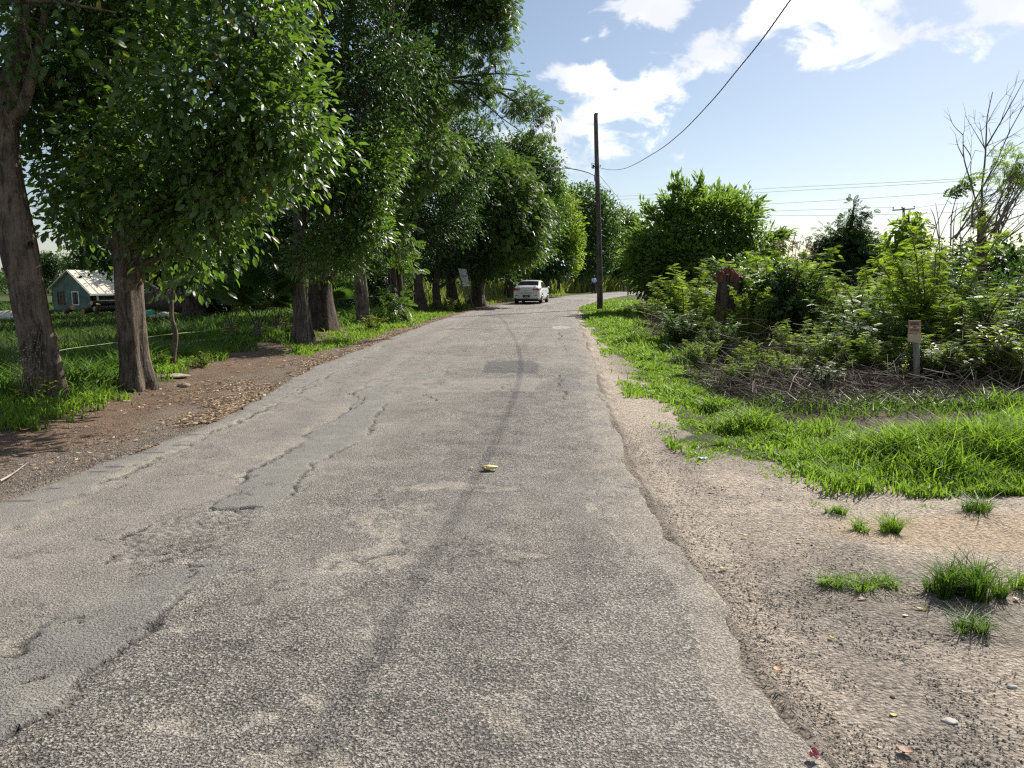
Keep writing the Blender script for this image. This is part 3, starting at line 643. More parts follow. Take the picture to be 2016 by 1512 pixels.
def limb(mb, a, c, r0, r1, rng, sag=.12, ns=6, n=8):
    a, c = np.array(a), np.array(c); L = np.linalg.norm(c-a); t = np.linspace(0, 1, n)[:, None]
    p = a+(c-a)*t+np.sin(t*PI)*np.array([0, 0, sag*L])+np.sin(t*PI)*rng.normal(size=3)*L*.05+rng.normal(size=(n, 3))*L*.012*np.sin(t*PI)
    mb.tube(p, np.linspace(r0, r1, n), ns, cap=False); return p
def tree(name, label, tr, rad, blobs, ncl, k, size, T, lm, bm, seed, group=None, rc=.3, droop=.35, gap=.33, shell=.42, flare=.5, lobes=5, amp=.12, limbs=(), twig=.3, light=.15, base=None, ns=20, cat='tree', freq=1.0, extra=None, fh=.45, autolimb=True):
    rng = np.random.default_rng(seed); tr = [np.array(q, float) for q in tr]
    b0 = tr[0].copy(); b0[2] = float(H(b0[0], b0[1])); tr[0] = b0
    root = thing(name, label, cat, b0, group=group)
    mt = MB(); p, r = trunk(mt, tr, rad, ns=ns, flare=flare, lobes=lobes, amp=amp, seed=seed, fh=fh)
    mt.build('trunk', bm, root, smooth=True)
    mbr = MB(); nodes = [p[len(p)//2:]]
    for l in limbs: 
        q = spline(l[0], 14); mbr.tube(q, np.linspace(l[1], l[2], 14), 7, cap=False); nodes.append(q[4:])
    if autolimb:
        for B in blobs:
            c = np.array(B[:3]); dh = np.hypot(*(p[:, :2]-c[:2]).T); j = int(np.argmin(np.abs(p[:, 2]-(c[2]-.55*dh))+.05*dh)); j = max(j, len(p)//4)
            r0 = min(r[j]*.55, .16); q = limb(mbr, p[j], c, r0, r0*.3, rng); nodes.append(q[2:])
    nodes = np.vstack(nodes)
    pos, out = clusters(blobs, ncl, rng, gap, shell, freq)
    for i in rng.permutation(len(pos))[:int(len(pos)*twig)]:
        dd = np.linalg.norm(nodes-pos[i], axis=1); j = int(np.argmin(dd))
        if dd[j] < 3.5: limb(mbr, nodes[j], pos[i], min(.03, .012+.006*dd[j]), .004, rng, .05, 3, 4)
    mbr.build('branches', bm, root, smooth=True)
    ml = MB(); foliage(ml, pos, out, k, size, T, rng, rc, droop, light=light)
    if extra: extra(ml, rng)
    ml.build('crown', lm, root)
    return root
def TR(*q): return [P(*a) if len(a) == 3 else a for a in q]

# ------------------------------------------------------------------ the near trees on the left
tree('roadside_tree', 'leaning tree with ridged brown trunk at the left picture edge, nearest of the row', TR((95,795,9.8),(84,720,9.8),(68,640,9.8),(52,560,9.8),(38,480,9.8),(22,400,9.8),(10,310,9.8),(12,220,9.9),(40,110,10),(60,0,10),(60,-120,10)),
     [.21,.205,.20,.205,.215,.19,.17,.15,.13,.09,.05], [BL(70,60,10.3,150,90,1.6), BL(170,40,11.5,120,110,1.2), BL(-60,120,10,120,120,1.5), BL(120,-120,10,220,120,1.8), BL(60,190,11.5,70,60,.8), BL(150,150,11.8,80,70,.8), BL(60,480,9.6,22,16,.12)], 460, 14, .13, T_OVAL, M['leaf_gloss'], M['bark_brown'], 11,
     limbs=[(TR((36,470,9.8),(5,450,9.7),(-30,400,9.6),(-80,320,9.5)), .11, .05), (TR((14,240,9.9),(45,210,9.8),(70,120,9.8),(90,20,9.8)), .09, .04), (TR((0,5,9.2),(90,2,9.2),(160,12,9.2),(230,25,9.2)), .03, .01)]
          + [(TR((40,0,9.2),(48,50,9.2),(62,100,9.2),(70+dx,160,9.2)), .009, .003) for dx in (-25, 2, 18)] + [(TR((45,20,9.2),(20,40,9.2),(0,60,9.2)), .008, .003), (TR((48,50,9.2),(75,70,9.2),(88,95,9.2)), .007, .003)], flare=.3, lobes=4, amp=.16, gap=.3, fh=.3, ns=28)
tree('roadside_tree', 'glossy leaved tree with dark fluted trunk and root flares before the green house', TR((268,772,10.9),(262,700,10.9),(256,620,10.9),(250,540,10.9),(245,480,10.9),(240,420,11),(226,330,11),(218,220,11),(230,90,11),(245,-60,11),(250,-200,11)),
     [.19,.18,.18,.165,.15,.135,.12,.11,.10,.08,.04],
     [BL(330,320,10.5,150,110,1.1), BL(430,180,10,160,120,1.3), BL(500,60,10,85,85,1.0), BL(545,235,10.1,75,80,.7), BL(590,290,10,40,50,.35), BL(300,120,11,190,120,1.5), BL(185,330,11.2,75,90,1.0), BL(400,420,10.3,75,70,.6), BL(480,330,10.2,95,85,.8),
      BL(350,495,10.5,60,45,.4), BL(150,440,11.2,45,45,.4), BL(440,-80,10.5,160,90,1.6), BL(220,-60,11,160,110,1.6), BL(180,210,11.5,90,90,1.0), BL(315,430,10.4,35,40,.4)], 1600, 15, .135, T_OVAL, M['leaf_gloss'], M['bark_brown'], 12,
     flare=.6, lobes=5, amp=.11, gap=.46, rc=.28, droop=.3, twig=.35, fh=.22, shell=.3, ns=30)
t3 = tree('roadside_tree', 'tall dense tree with straight grey fluted trunk, nearer half of a close pair', TR((598,668,19.5),(594,610,19.5),(590,550,19.5),(590,480,19.5),(594,380,19.5),(604,260,19.6),(620,100,20),(640,-80,20),(650,-220,20)),
     [.185,.17,.165,.16,.155,.145,.13,.10,.05],
     [BL(650,60,20,130,130,2), BL(610,250,20,130,140,1.8), BL(700,210,19.5,100,110,1.6), BL(560,400,19.5,110,90,1.3), BL(680,330,19.4,80,80,1.2), BL(505,470,20,70,60,1.0), BL(760,110,20.5,90,100,1.6),
      BL(650,-120,20,220,140,2.2), BL(560,150,21,100,120,1.5), BL(600,470,20,70,40,1.0)], 2700, 14, .135, T_DIA, M['leaf_dark'], M['bark_grey'], 13, flare=.55, lobes=6, amp=.13, gap=.36, rc=.3, droop=.25, twig=.2, shell=.3, fh=.4, ns=28)  # shade on the upper crown is put into the dark leaf colour
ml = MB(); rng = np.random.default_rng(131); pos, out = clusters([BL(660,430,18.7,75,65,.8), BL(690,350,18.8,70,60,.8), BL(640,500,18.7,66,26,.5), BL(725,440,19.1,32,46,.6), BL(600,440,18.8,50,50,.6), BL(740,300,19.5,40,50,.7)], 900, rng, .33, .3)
foliage(ml, pos, out, 13, .14, T_DIA, rng, .26, .25); ml.build('lit_lower_foliage', M['leaf_gloss'], t3)  # same tree: sunlight on the lower leaves put into a brighter leaf colour
t4 = tree('roadside_tree', 'thick dark trunk with an orange torn limb scar, standing behind the straight grey trunk', TR((640,656,23),(634,600,23),(632,550,23),(636,500,23),(642,420,23),(655,300,23),(670,160,23),(690,0,23)),
     [.33,.31,.30,.28,.25,.21,.16,.08], [BL(770,240,24,90,110,1.6), BL(740,90,24,110,110,1.8), BL(730,360,23.5,55,60,1.0), BL(820,30,25,110,110,1.8), BL(760,-80,24,160,110,2)], 1300, 13, .13, T_DIA, M['leaf_dark'], M['bark_dark'], 14, flare=.35, lobes=4, amp=.12, gap=.36, twig=.25, fh=.5)  # crown's shaded face is put into the dark leaf colour
# torn limb on that trunk
M['torn_wood'] = plain('torn_wood', (.17, .055, .028), .8, .5, 12, .8, 30, stretch=(1, 1, .3))
def torn_stub(parent, base, d, r, length, seed, matside, mattop, name='torn_face', barkname='limb_stub'):
    """broken stub: a short barked cylinder with a ragged splintered end"""
    rng = np.random.default_rng(seed); d = unit(np.array(d, float)); u = unit(np.cross(d, [.2, .9, .1])); w = np.cross(d, u); n = 14
    a = np.arange(n)*2*PI/n; base = np.array(base, float)
    ring = lambda h, rr: base+d*np.asarray(h)[:, None]+(u*np.cos(a)[:, None]+w*np.sin(a)[:, None])*np.asarray(rr)[:, None]
    hr = length*(1+rng.uniform(-.18, .22, n)); one = np.ones(n)
    rr_ = r*(1+rng.uniform(-.12, .12, n))
    V = np.vstack([ring(one*-.1, one*r*1.05), ring(one*length*.5, rr_), ring(hr, rr_*.95)])
    i = np.arange(2)[:, None]*n; j = np.arange(n)[None]; k = (j+1) % n
    MB().add(V, np.stack([i+j, i+k, i+n+k, i+n+j], -1).reshape(-1, 4)).build(barkname, matside, parent, smooth=False)
    V2 = np.vstack([ring(hr, rr_*.95), ring(length*(.9+rng.uniform(-.3, .35, n)), one*r*.55), (base+d*length*(.85))[None]])
    i = np.zeros(1, int)[:, None]; f = np.stack([j, k, n+k, n+j], -1).reshape(-1, 4); f3 = np.stack([n+j[0], n+k[0], np.full(n, 2*n)], -1)
    MB().add(V2, f, f3).build(name, mattop, parent)
torn_stub(t4, P(643,548,22.75), (.62,-.45,.65), .20, .30, 5, M['bark_dark'], M['torn_wood'])
tree('roadside_tree', 'tapering grey trunk carrying the limb that hangs over the road', TR((716,640,26.5),(712,580,26.5),(707,520,26.5),(706,470,26.5),(712,390,26.5),(735,280,26.4),(762,150,26),(790,20,26),(800,-120,26)),
     [.22,.20,.185,.17,.16,.15,.14,.10,.05],
     [BL(830,60,26,110,100,1.8), BL(905,40,26,85,65,1.2), BL(960,25,26,45,50,.7), BL(830,-80,26,160,80,2), BL(900,170,26,75,26,.8), BL(980,150,26,55,22,.6), BL(1035,165,26,30,28,.4), BL(1040,205,26,34,22,.4), BL(1062,240,26,18,20,.25), BL(985,100,26,22,30,.4), BL(840,180,25.5,70,40,1.0), BL(975,225,26,50,16,.4), BL(940,-20,26,70,50,1.0), BL(800,250,26.5,60,50,.8)], 1300, 10, .20, T_FROND5, M['leaf_feather'], M['bark_grey'], 15,
     limbs=[(TR((745,230,26.3),(790,185,26.1),(850,160,26),(910,162,26),(965,172,26),(1005,195,26),(1035,220,26)), .10, .02), (TR((860,160,26),(920,150,26),(985,145,26),(1040,150,26)), .05, .012), (TR((905,162,26),(945,195,26),(985,230,26),(1030,262,26)), .04, .008), (TR((960,172,26),(1010,178,26),(1050,195,26),(1072,240,26)), .035, .006), (TR((890,165,26),(930,200,26),(950,240,26)), .03, .006), (TR((985,230,26),(1000,255,26),(1012,268,26)), .012, .004), (TR((765,140,26),(840,90,26),(910,60,26),(980,40,26)), .08, .02), (TR((820,230,26),(850,210,26),(900,195,26),(950,190,26)), .03, .006)],
     flare=.35, lobes=5, amp=.10, gap=.38, rc=.26, droop=.25, twig=.6, fh=.4, autolimb=False)
# root running out to the roadside
vt = tree('vine_tree', 'twin stemmed tree draped in hanging vines and yellow green fronds', TR((784,632,29.5),(778,580,29.5),(772,520,29.5),(768,450,29.5),(762,380,29.5),(770,290,29.5),(780,180,30),(790,80,30)),
     [.26,.20,.18,.17,.16,.14,.10,.05], [BL(800,330,30,55,60,1.2), BL(745,330,29.3,50,50,.9), BL(800,210,30.5,80,80,1.4), BL(850,300,31,60,50,1.2)], 700, 10, .22, T_FROND5, M['leaf_feather'], M['bark_dark'], 16,
     flare=.9, lobes=6, amp=.2, gap=.3, twig=.3, droop=.4)
q = MB(); q.tube(spline(TR((790,632,29.6),(786,560,29.6),(782,480,29.6),(790,400,29.6),(805,330,29.7)), 16), np.linspace(.16, .06, 16), 10); q.build('second_stem', M['bark_dark'], vt, smooth=True)
q = MB(); q.tube(spline(TR((700,450,29),(735,480,29.3),(772,522,29.5)), 10), np.linspace(.06, .09, 10), 8); q.build('side_branch', M['bark_dark'], vt, smooth=True)
for dx, dy in ((-8,0),(6,30),(14,60),(-2,70)):
    q = MB(); q.tube(spline(TR((768+dx,330+dy,29.2),(764+dx,430,29.1),(770+dx*1.2,520,29.15),(776+dx*1.6,625,29.2)), 14), np.linspace(.018, .012, 14), 6); q.build('vine', M['twig'], vt, smooth=True)
mv = MB(); rng = np.random.default_rng(160)
pos, out = clusters([BL(748,420,28.6,36,50,.5), BL(790,385,28.8,36,40,.5), BL(778,440,28.8,24,40,.4), BL(792,500,28.9,18,45,.3), BL(730,510,28.8,20,18,.3), BL(775,598,28.4,28,18,.5), BL(700,470,28,22,30,.4)], 210, rng, .25, .3)
foliage(mv, pos, out, 5, .30, T_FROND5, rng, .22, .25, light=.2); mv.build('vine_leaves', M['leaf_feather'], vt)
tree('roadside_tree', 'dark rough trunk with brown creeper, just left of the leaning notice board', TR((829,610,38),(825,570,38),(820,520,38),(815,470,38),(828,390,38),(850,300,38),(870,220,38)),
     [.27,.22,.22,.24,.2,.14,.06], [BL(870,340,37.5,85,80,2), BL(835,430,36.5,60,55,1.3), BL(920,270,38,48,50,1.2), BL(880,440,39,60,46,1.2), BL(850,260,37.5,70,60,1.5), BL(905,225,38,28,26,.6), BL(800,400,37,40,60,1.0)], 1500, 13, .19, T_DIA, M['leaf_dark'], M['bark_dark'], 17, flare=.5, gap=.3, twig=.15, rc=.4)
M['bark_grey2'] = M['bark_grey']
tree('roadside_tree', 'slim dark trunk under the spreading feathery crown left of the leaning notice board', TR((862,610,40),(858,570,40),(860,530,40),(868,480,40),(890,400,41)), [.2,.17,.16,.14,.06],
     [BL(905,515,42,40,30,1.0), BL(862,505,40.5,40,36,.9), BL(950,515,43,40,28,.9)], 420, 12, .20, T_DIA, M['leaf_dark'], M['bark_dark'], 18, gap=.28, twig=.1, rc=.4)
tree('roadside_tree', 'broad dome of fine feathery leaves over a forked trunk behind the notice board', TR((892,606,43),(888,570,43),(886,530,43),(900,470,43.5),(935,400,44),(960,320,44)), [.34,.27,.26,.22,.15,.06],
     [BL(955,420,44,85,100,2.4), BL(1000,400,45,60,80,1.8), BL(940,325,45,45,35,1.4), BL(1035,460,45,35,48,1.2), BL(985,495,45,70,32,1.4), BL(985,345,46,38,34,1.3), BL(920,440,43,50,60,1.4), BL(1050,425,46,28,35,.9)], 3000, 9, .25, T_FROND5, M['leaf_feather'], M['bark_dark'], 19, gap=.26, twig=.08, rc=.34, light=.2)
tree('roadside_tree', 'stocky dark trunk right of the leaning notice board', TR((938,598,46),(941,570,46),(944,540,46),(950,500,46)), [.42,.34,.36,.25], [BL(950,500,46,40,26,1.0), BL(975,520,46,45,22,.9)], 340, 12, .22, T_DIA, M['leaf_dark'], M['bark_dark'], 20, gap=.25, twig=.1, rc=.4)
tree('roadside_tree', 'upright dark trunk left of the white car with a tall rounded crown', TR((1003,577,60),(1003,560,60),(1004,535,60),(1010,480,60),(1025,400,60),(1040,320,60)), [.36,.33,.31,.27,.2,.08],
     [BL(1045,350,60,48,62,2.4), BL(1015,310,60,35,36,1.6), BL(1062,420,60,44,55,2.2), BL(1075,360,60,24,30,1.2), BL(1040,480,59,45,40,1.8), BL(1030,300,60,25,26,1.2), BL(1010,520,59,36,20,1.2)], 2000, 12, .28, T_DIA, M['leaf_mid'], M['bark_dark'], 21, gap=.28, twig=.06, rc=.5)
tree('roadside_tree', 'dark trunk just behind the white car roof under bright green leaves', TR((1049,577,64),(1048,555,64),(1046,530,64),(1050,490,64)), [.34,.30,.30,.2], [BL(1050,515,63.5,40,22,1.3), BL(1085,520,64,36,18,1.2)], 260, 9, .42, T_DIA, M['leaf_dark'], M['bark_dark'], 22, gap=.25, twig=.06, rc=.45)
tree('roadside_tree', 'bright green edged tree between the white car and the utility pole', TR((1074,578,67),(1075,560,67),(1078,530,67),(1090,480,67),(1105,420,67)), [.32,.28,.27,.2,.08],
     [BL(1108,450,67,26,52,2.0), BL(1095,400,67,22,36,1.5), BL(1122,480,66.5,14,35,1.1), BL(1085,490,66,34,34,1.6), BL(1112,510,66,26,20,1.3)], 1100, 12, .30, T_DIA, M['leaf_lime'], M['bark_dark'], 23, gap=.26, twig=.06, rc=.5)
tree('roadside_tree', 'slender young tree alone on the bank right of the white car', TR((1099,578,72),(1100,560,72),(1101,540,72),(1098,520,72)), [.13,.12,.11,.06], [BL(1099,518,72,22,16,1.0)], 90, 9, .42, T_DIA, M['leaf_dark'], M['bark_dark'], 24, gap=.2, twig=.1, rc=.45)
t14 = tree('roadside_tree', 'wide dark trunk with a small orange scar at the far bend left of the pole', TR((1140,575,82),(1140,560,82),(1140,540,82),(1142,500,82),(1150,440,83)), [.55,.50,.5,.4,.15],
     [BL(1150,415,84,40,42,2.6), BL(1135,470,83,38,44,2.2), BL(1180,440,85,36,50,2.4), BL(1130,515,81,44,26,2.0), BL(1175,500,83,36,34,2.0), BL(1205,470,86,24,30,1.6), BL(1120,400,84,20,26,1.4)], 1900, 12, .36, T_DIA, M['leaf_mid'], M['bark_dark'], 25, gap=.26, twig=.05, rc=.55)
torn_stub(t14, P(1141,560,81.6), (.15,-.95,.1), .42, .1, 8, M['bark_dark'], M['torn_wood'])
tree('roadside_tree', 'thin dark trunk beside the walking person at the far bend', TR((1155,575,86),(1156,555,86),(1158,535,86),(1165,510,86)), [.2,.16,.16,.1], [BL(1165,520,86,26,18,1.4)], 120, 9, .5, T_DIA, M['leaf_dark'], M['bark_dark'], 26, gap=.2, twig=.06, rc=.5)
tree('roadside_tree', 'lighter green tree behind the right side of the utility pole', TR((1208,574,94),(1208,550,94),(1212,510,94),(1220,460,94)), [.3,.26,.24,.1],
     [BL(1222,480,94,34,48,2.6), BL(1245,500,93,26,42,2.2), BL(1205,520,92,26,34,2.0), BL(1250,465,95,22,26,1.6), BL(1225,440,95,22,18,1.5)], 900, 10, .5, T_DIA, M['leaf_feather'], M['bark_dark'], 27, gap=.26, twig=.05, rc=.6)

# shade trees standing in the field behind the row
tree('field_tree', 'big dark shade tree in the field behind the fallen trunk', TR((385,600,40),(380,560,40),(372,500,40),(380,430,40),(390,350,40)), [.55,.45,.40,.3,.12],
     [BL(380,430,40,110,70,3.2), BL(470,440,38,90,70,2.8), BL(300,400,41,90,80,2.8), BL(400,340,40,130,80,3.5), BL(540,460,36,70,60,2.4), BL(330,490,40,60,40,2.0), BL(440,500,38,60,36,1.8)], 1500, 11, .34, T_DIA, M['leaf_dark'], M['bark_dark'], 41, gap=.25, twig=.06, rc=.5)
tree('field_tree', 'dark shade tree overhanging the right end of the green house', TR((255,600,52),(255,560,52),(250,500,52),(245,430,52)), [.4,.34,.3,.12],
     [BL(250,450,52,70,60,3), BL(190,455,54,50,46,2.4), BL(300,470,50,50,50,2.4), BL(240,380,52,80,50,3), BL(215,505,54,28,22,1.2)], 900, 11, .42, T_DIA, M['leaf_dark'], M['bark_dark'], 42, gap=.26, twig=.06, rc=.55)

# sapling by the verge
sp = thing('sapling', 'thin forked sapling with few leaves between the first two big left trunks and the palms', 'sapling', G(340,716))
ms = MB(); d = 13.2
for l, r0, r1 in [([(340,716),(343,690),(346,655),(338,625),(338,590)], .05, .035), ([(338,590),(345,555),(358,510),(372,470),(380,440)], .03, .01), ([(338,590),(332,555),(322,525),(312,498)], .02, .007), ([(341,552),(335,535),(331,515),(329,500)], .015, .006), ([(322,535),(330,528),(337,525)], .008, .005)]:
    ms.tube(spline([P(a, b_, d) for a, b_ in l], 12), np.linspace(r0, r1, 12), 7)
ms.build('trunk', M['bark_brown'], sp, smooth=True)
ml = MB(); rng = np.random.default_rng(5); pos, out = clusters([BL(385,440,d,30,30,.3), BL(318,480,d,22,20,.2), BL(395,515,d,25,15,.2), BL(355,455,d,20,20,.2)], 36, rng, .2, .2); foliage(ml, pos, out, 8, .14, T_OVAL, rng, .14); ml.build('crown', M['leaf_gloss'], sp)

# ------------------------------------------------------------------ trees on the right
def sprays(tips, n, L):
    def f(ml, rng):
        for (px, py, d, ax, az_) in tips:
            c = P(px, py, d); dirv = unit(np.array([ax, 0, az_])); m = n; t = rng.random(m)
            pos = c+dirv*(t*L)[:, None]+rng.normal(size=(m, 3))*.12; out = dirv+rng.normal(size=(m, 3))*.5
            put_leaves(ml, pos, out, rng.normal(size=(m, 3))+[0, 0, 1], (.42*rng.uniform(.6, 1.2, m)), tmpl_diamond(.15), np.clip(rng.normal(.5, .2, m), 0, .9))
    return f
rt = tree('bushy_tree', 'big bushy dark green tree with upright leafy tips right of the utility pole', TR((1392,590,38),(1390,560,38),(1386,520,38),(1382,470,38)), [.25,.2,.18,.08],
     [BL(1385,445,38,68,52,2.2), BL(1325,470,38,50,48,1.9), BL(1435,445,38,48,48,1.8), BL(1300,525,37.5,62,44,2.0), BL(1370,530,37,80,48,2.2), BL(1450,520,37.5,66,42,1.9), BL(1495,478,38,30,20,1.0), BL(1302,555,38,34,24,1.2), BL(1280,500,38,32,26,1.1), BL(1345,420,38,34,34,1.2), BL(1345,580,37,50,16,1.2)], 2300, 12, .34, tmpl_diamond(.17), M['leaf_bamboo'], M['bark_dark'], 31, gap=.26, twig=.1, rc=.36, droop=.1,
     extra=sprays([(1335,405,38,-.25,1), (1345,400,38,.15,1), (1372,400,38,.1,1), (1398,412,38,.35,1), (1420,415,38,.5,1), (1440,420,38,.8,.9), (1465,440,38,.9,.5), (1300,445,38,-.6,.8), (1285,435,38,-.4,.8), (1505,470,38,1,.2), (1270,480,38,-.8,.5), (1380,385,38,-.1,1), (1335,385,38,-.1,1), (1470,425,38,.7,.7), (1520,470,38,.9,.3), (1325,430,38,-.5,.9)], 70, .9))
tree('background_tree', 'dark spire topped tree behind the lime shrubs, left of the crossarm pole', TR((1668,560,34),(1670,500,34),(1676,440,34),(1682,402,34)), [.12,.1,.07,.03],
     [BL(1672,500,34,34,34,1.1), BL(1681,445,34,12,22,.4), BL(1683,420,34,7,12,.25), BL(1630,510,34,28,26,.8), BL(1690,478,34,22,20,.6), BL(1625,475,34,8,18,.3), BL(1720,515,34,26,20,.8)], 480, 8, .26, T_FROND5, M['leaf_dark'], M['bark_dark'], 32, gap=.28, twig=.25, rc=.28)
tree('background_tree', 'broad leaved bright green young tree rising in front of the crossarm pole', TR((1785,560,26),(1786,500,26),(1788,450,26),(1790,420,26)), [.08,.06,.05,.02],
     [BL(1786,470,26,24,24,.5), BL(1800,446,26,12,10,.3), BL(1772,450,26,10,12,.25), BL(1785,515,26,36,26,.7), BL(1757,490,26,14,12,.3)], 170, 8, .24, T_OVAL, M['leaf_lime'], M['bark_dark'], 33, gap=.25, twig=.4, rc=.22)
# ------------------------------------------------------------------ shrubs: a few kinds, copied
def at(px, d): 
    x = (px-1008)/F*(d*CP+CAMZ*SP); return np.array([x, d, float(H(x, d))])
def feather_shrub(seed, n_st=17, nf=64, lm='leaf_lime', h=1.0, spread=.55, fs=.135, name='feathery_shrub', T=T_FROND):
    """unit-high shrub of arching stems set with feathery fronds"""
    rng = np.random.default_rng(seed); root = thing(name, 'x', 'shrub'); st = MB(); ml = MB(); 
    for i in range(n_st):
        a = rng.uniform(0, 2*PI); hh = h*rng.uniform(.55, 1.05); sp_ = spread*rng.uniform(.3, 1.0)
        e = np.array([math.cos(a)*sp_, math.sin(a)*sp_, hh]); b0 = np.array([math.cos(a), math.sin(a), 0])*.08
        p = spline([b0, b0*.5+e*[.3, .3, .4], e*[.72, .72, .8], e], 10); st.tube(p, np.linspace(.012, .004, 10), 4, cap=False)
        t = rng.uniform(.18, 1.0, nf); ii = np.minimum((t*9).astype(int), 8); u = (t*9-ii)[:, None]; pos = p[ii]*(1-u)+p[ii+1]*u
        aa = rng.uniform(0, 2*PI, nf); out = np.stack([np.cos(aa), np.sin(aa), rng.uniform(-.15, .75, nf)], -1)
        ln = fs*rng.uniform(.6, 1.15, nf)*(1.05-.45*t)
        put_leaves(ml, pos, out, np.array([0, 0, 1.])+rng.normal(size=(nf, 3))*.3, ln, T, np.clip(.25+.45*t+rng.normal(0, .15, nf), 0, .93))
    st.build('stems', M['twig'], root, smooth=True, local=True); ml.build('foliage', M[lm], root, local=True)
    return root
def leafy_bush(seed, ncl, k, size, T, lm, name='bush', rx=.6, rz=.5, lumps=7, rc=.09):
    """unit-high dense bush: lumpy crown over short stems"""
    rng = np.random.default_rng(seed); root = thing(name, 'x', 'bush'); st = MB(); ml = MB(); bl = []
    for i in range(lumps):
        a = rng.uniform(0, 2*PI); r_ = rx*rng.uniform(.1, .62); zz = rng.uniform(.28, .72)
        s_ = rng.uniform(.26, .42); bl.append((math.cos(a)*r_, math.sin(a)*r_, zz, s_*rx*1.5, s_*rx*1.5, min(s_, zz, 1-zz+.1)))
        st.tube(spline([(0, 0, 0), (math.cos(a)*r_*.4, math.sin(a)*r_*.4, zz*.5), (math.cos(a)*r_, math.sin(a)*r_, zz)], 6), np.linspace(.02, .005, 6), 4, cap=False)
    pos, out = clusters(bl, ncl, rng, .25, .35, 4.0); foliage(ml, pos, out, k, size, T, rng, rc, .2, light=.18)
    st.build('stems', M['bark_dark'], root, local=True); ml.build('foliage', M[lm], root, local=True); return root
def place_all(protos, items, group, cat):
    pk = [kids(p) for p in protos]; used = set()
    for i, (px, d, h_, wf, label, v) in enumerate(items):
        l = at(px, d); rz = (i*2.399) % 6.28; sc = (h_*wf, h_*wf, h_)
        if v not in used: o = protos[v]; used.add(v); o.location = tuple(l); o.rotation_euler = (0, 0, rz); o.scale = sc; o['label'] = label; o['group'] = group
        else: o = copy_thing(protos[v], l, rz, sc, label, group, pk[v])
        o['category'] = cat
FS = [feather_shrub(201), feather_shrub(202), feather_shrub(203, lm='leaf_feather')]
place_all(FS, [
    (1350, 20.5, 1.95, 1.1, 'feathery lime shrub left of the tall broken stump', 0), (1405, 19.5, 1.5, 1.0, 'feathery shrub growing close behind the left side of the tall broken stump', 1), (1340, 18.0, .95, 1.4, 'low dark feathery shrub at the left foot of the tall broken stump', 2),
    (1515, 16.9, 2.25, 1.0, 'tall feathery lime shrub rising between the two stumps', 1), (1570, 16.4, 2.0, 1.0, 'feathery lime shrub on the right of the leaning vine covered stump', 2), (1460, 16.6, 1.6, .8, 'feathery fronds just right of the torn top of the tall stump', 0),
    (1440, 23.5, 2.25, 1.2, 'feathery shrub behind the tall stump in front of the big bushy tree', 2), (1560, 23.5, 2.4, 1.2, 'feathery shrub with dry flower stalks behind the stumps', 0), (1640, 20.0, 1.6, 1.3, 'feathery shrub midway between the stumps and the lime plume', 1),
    (1725, 16.0, 1.8, 1.2, 'feathery lime shrub left of the tallest lime plume', 0), (1828, 13.0, 2.35, .85, 'tallest bright lime plume of feathery fronds in front of the bare tree', 1),
    (1700, 12.1, 1.05, 1.4, 'feathery shrub left of the small post sign', 2), (1770, 12.8, 1.5, 1.2, 'feathery shrub directly behind the small post sign', 0), (1890, 12.1, 1.45, 1.2, 'feathery shrub right of the small post sign below the bare tree', 1),
    (1975, 11.4, 1.35, 1.2, 'feathery shrub at the right picture edge above the grass mound', 2), (2060, 12.3, 1.5, 1.3, 'feathery shrub half cut off by the right picture edge', 0), (1940, 15.1, 1.75, 1.0, 'feathery shrub around the base of the bare tree', 2),
    (1665, 17.2, 1.6, 1.1, 'feathery shrub below the dark spire topped tree', 0), (1475, 12.2, .62, 1.1, 'small feathery seedling on the brush in front of the stumps', 0), (1565, 11.6, .5, 1.2, 'small feathery seedling in front of the dead brush', 1), 
    (1660, 11.2, .45, 1.3, 'low feathery sprig among dead twigs left of the post sign', 1), (1880, 10.5, .7, 1.3, 'low feathery sprig right of the post sign above the grass', 0),
    (1620, 12.1, .85, 1.3, 'feathery shrub over the dead brush below the lime shrubs', 0), (1745, 11.3, .8, 1.4, 'feathery shrub close at the left side of the post sign', 1), (1830, 10.7, .75, 1.3, 'feathery shrub low at the right side of the post sign', 2), (1950, 10.5, .85, 1.3, 'feathery shrub over the back of the grass mound', 0), (1680, 14.7, 1.35, 1.2, 'feathery shrub under the gap between spire topped and lime trees', 2), 
    
    (1420, 14.6, .9, .9, 'dark feathery fronds at the front foot of the tall stump', 2), (1478, 15.6, 1.45, .6, 'feathery fronds overlapping the right side of the tall stump', 1), (1560, 14.0, .85, 1.1, 'feathery shrub low in front of the vine covered stump', 0), (1530, 11.2, .55, 1.1, 'feathery sprig among the twigs below the gap between both stumps', 1), (1660, 11.6, .7, 1.2, 'feathery sprig halfway between the leaning stump and the post sign', 0), (1880, 10.4, .6, 1.2, 'feathery sprig behind the grass just right of the post sign foot', 2),
    (1455, 10.9, .5, 1.2, 'lowest feathery sprig at the back edge of the lush grass, below the tall stump', 0), (1620, 10.3, .48, 1.3, 'low feathery sprig at the back edge of the grass, left of the post sign', 2), (1700, 11.4, .6, 1.3, 'feathery sprig in the brush just left of the post sign', 1), (1385, 13.0, .6, 1.2, 'low feathery sprig at the grass edge left of the dead brush', 1),
    (1290, 27, 1.0, 1.3, 'small feathery shrub behind the twig pile near the pole', 1), (1415, 27.0, 1.9, 1.3, 'feathery shrub under the right side of the big bushy tree', 0)], 'feathery shrubs on the overgrown right side', 'shrub')
WB = [feather_shrub(s, 12, 42, 'leaf_vine', .9, .6, .15, 'leafy_weed', T_OVAL) for s in (211, 212)]
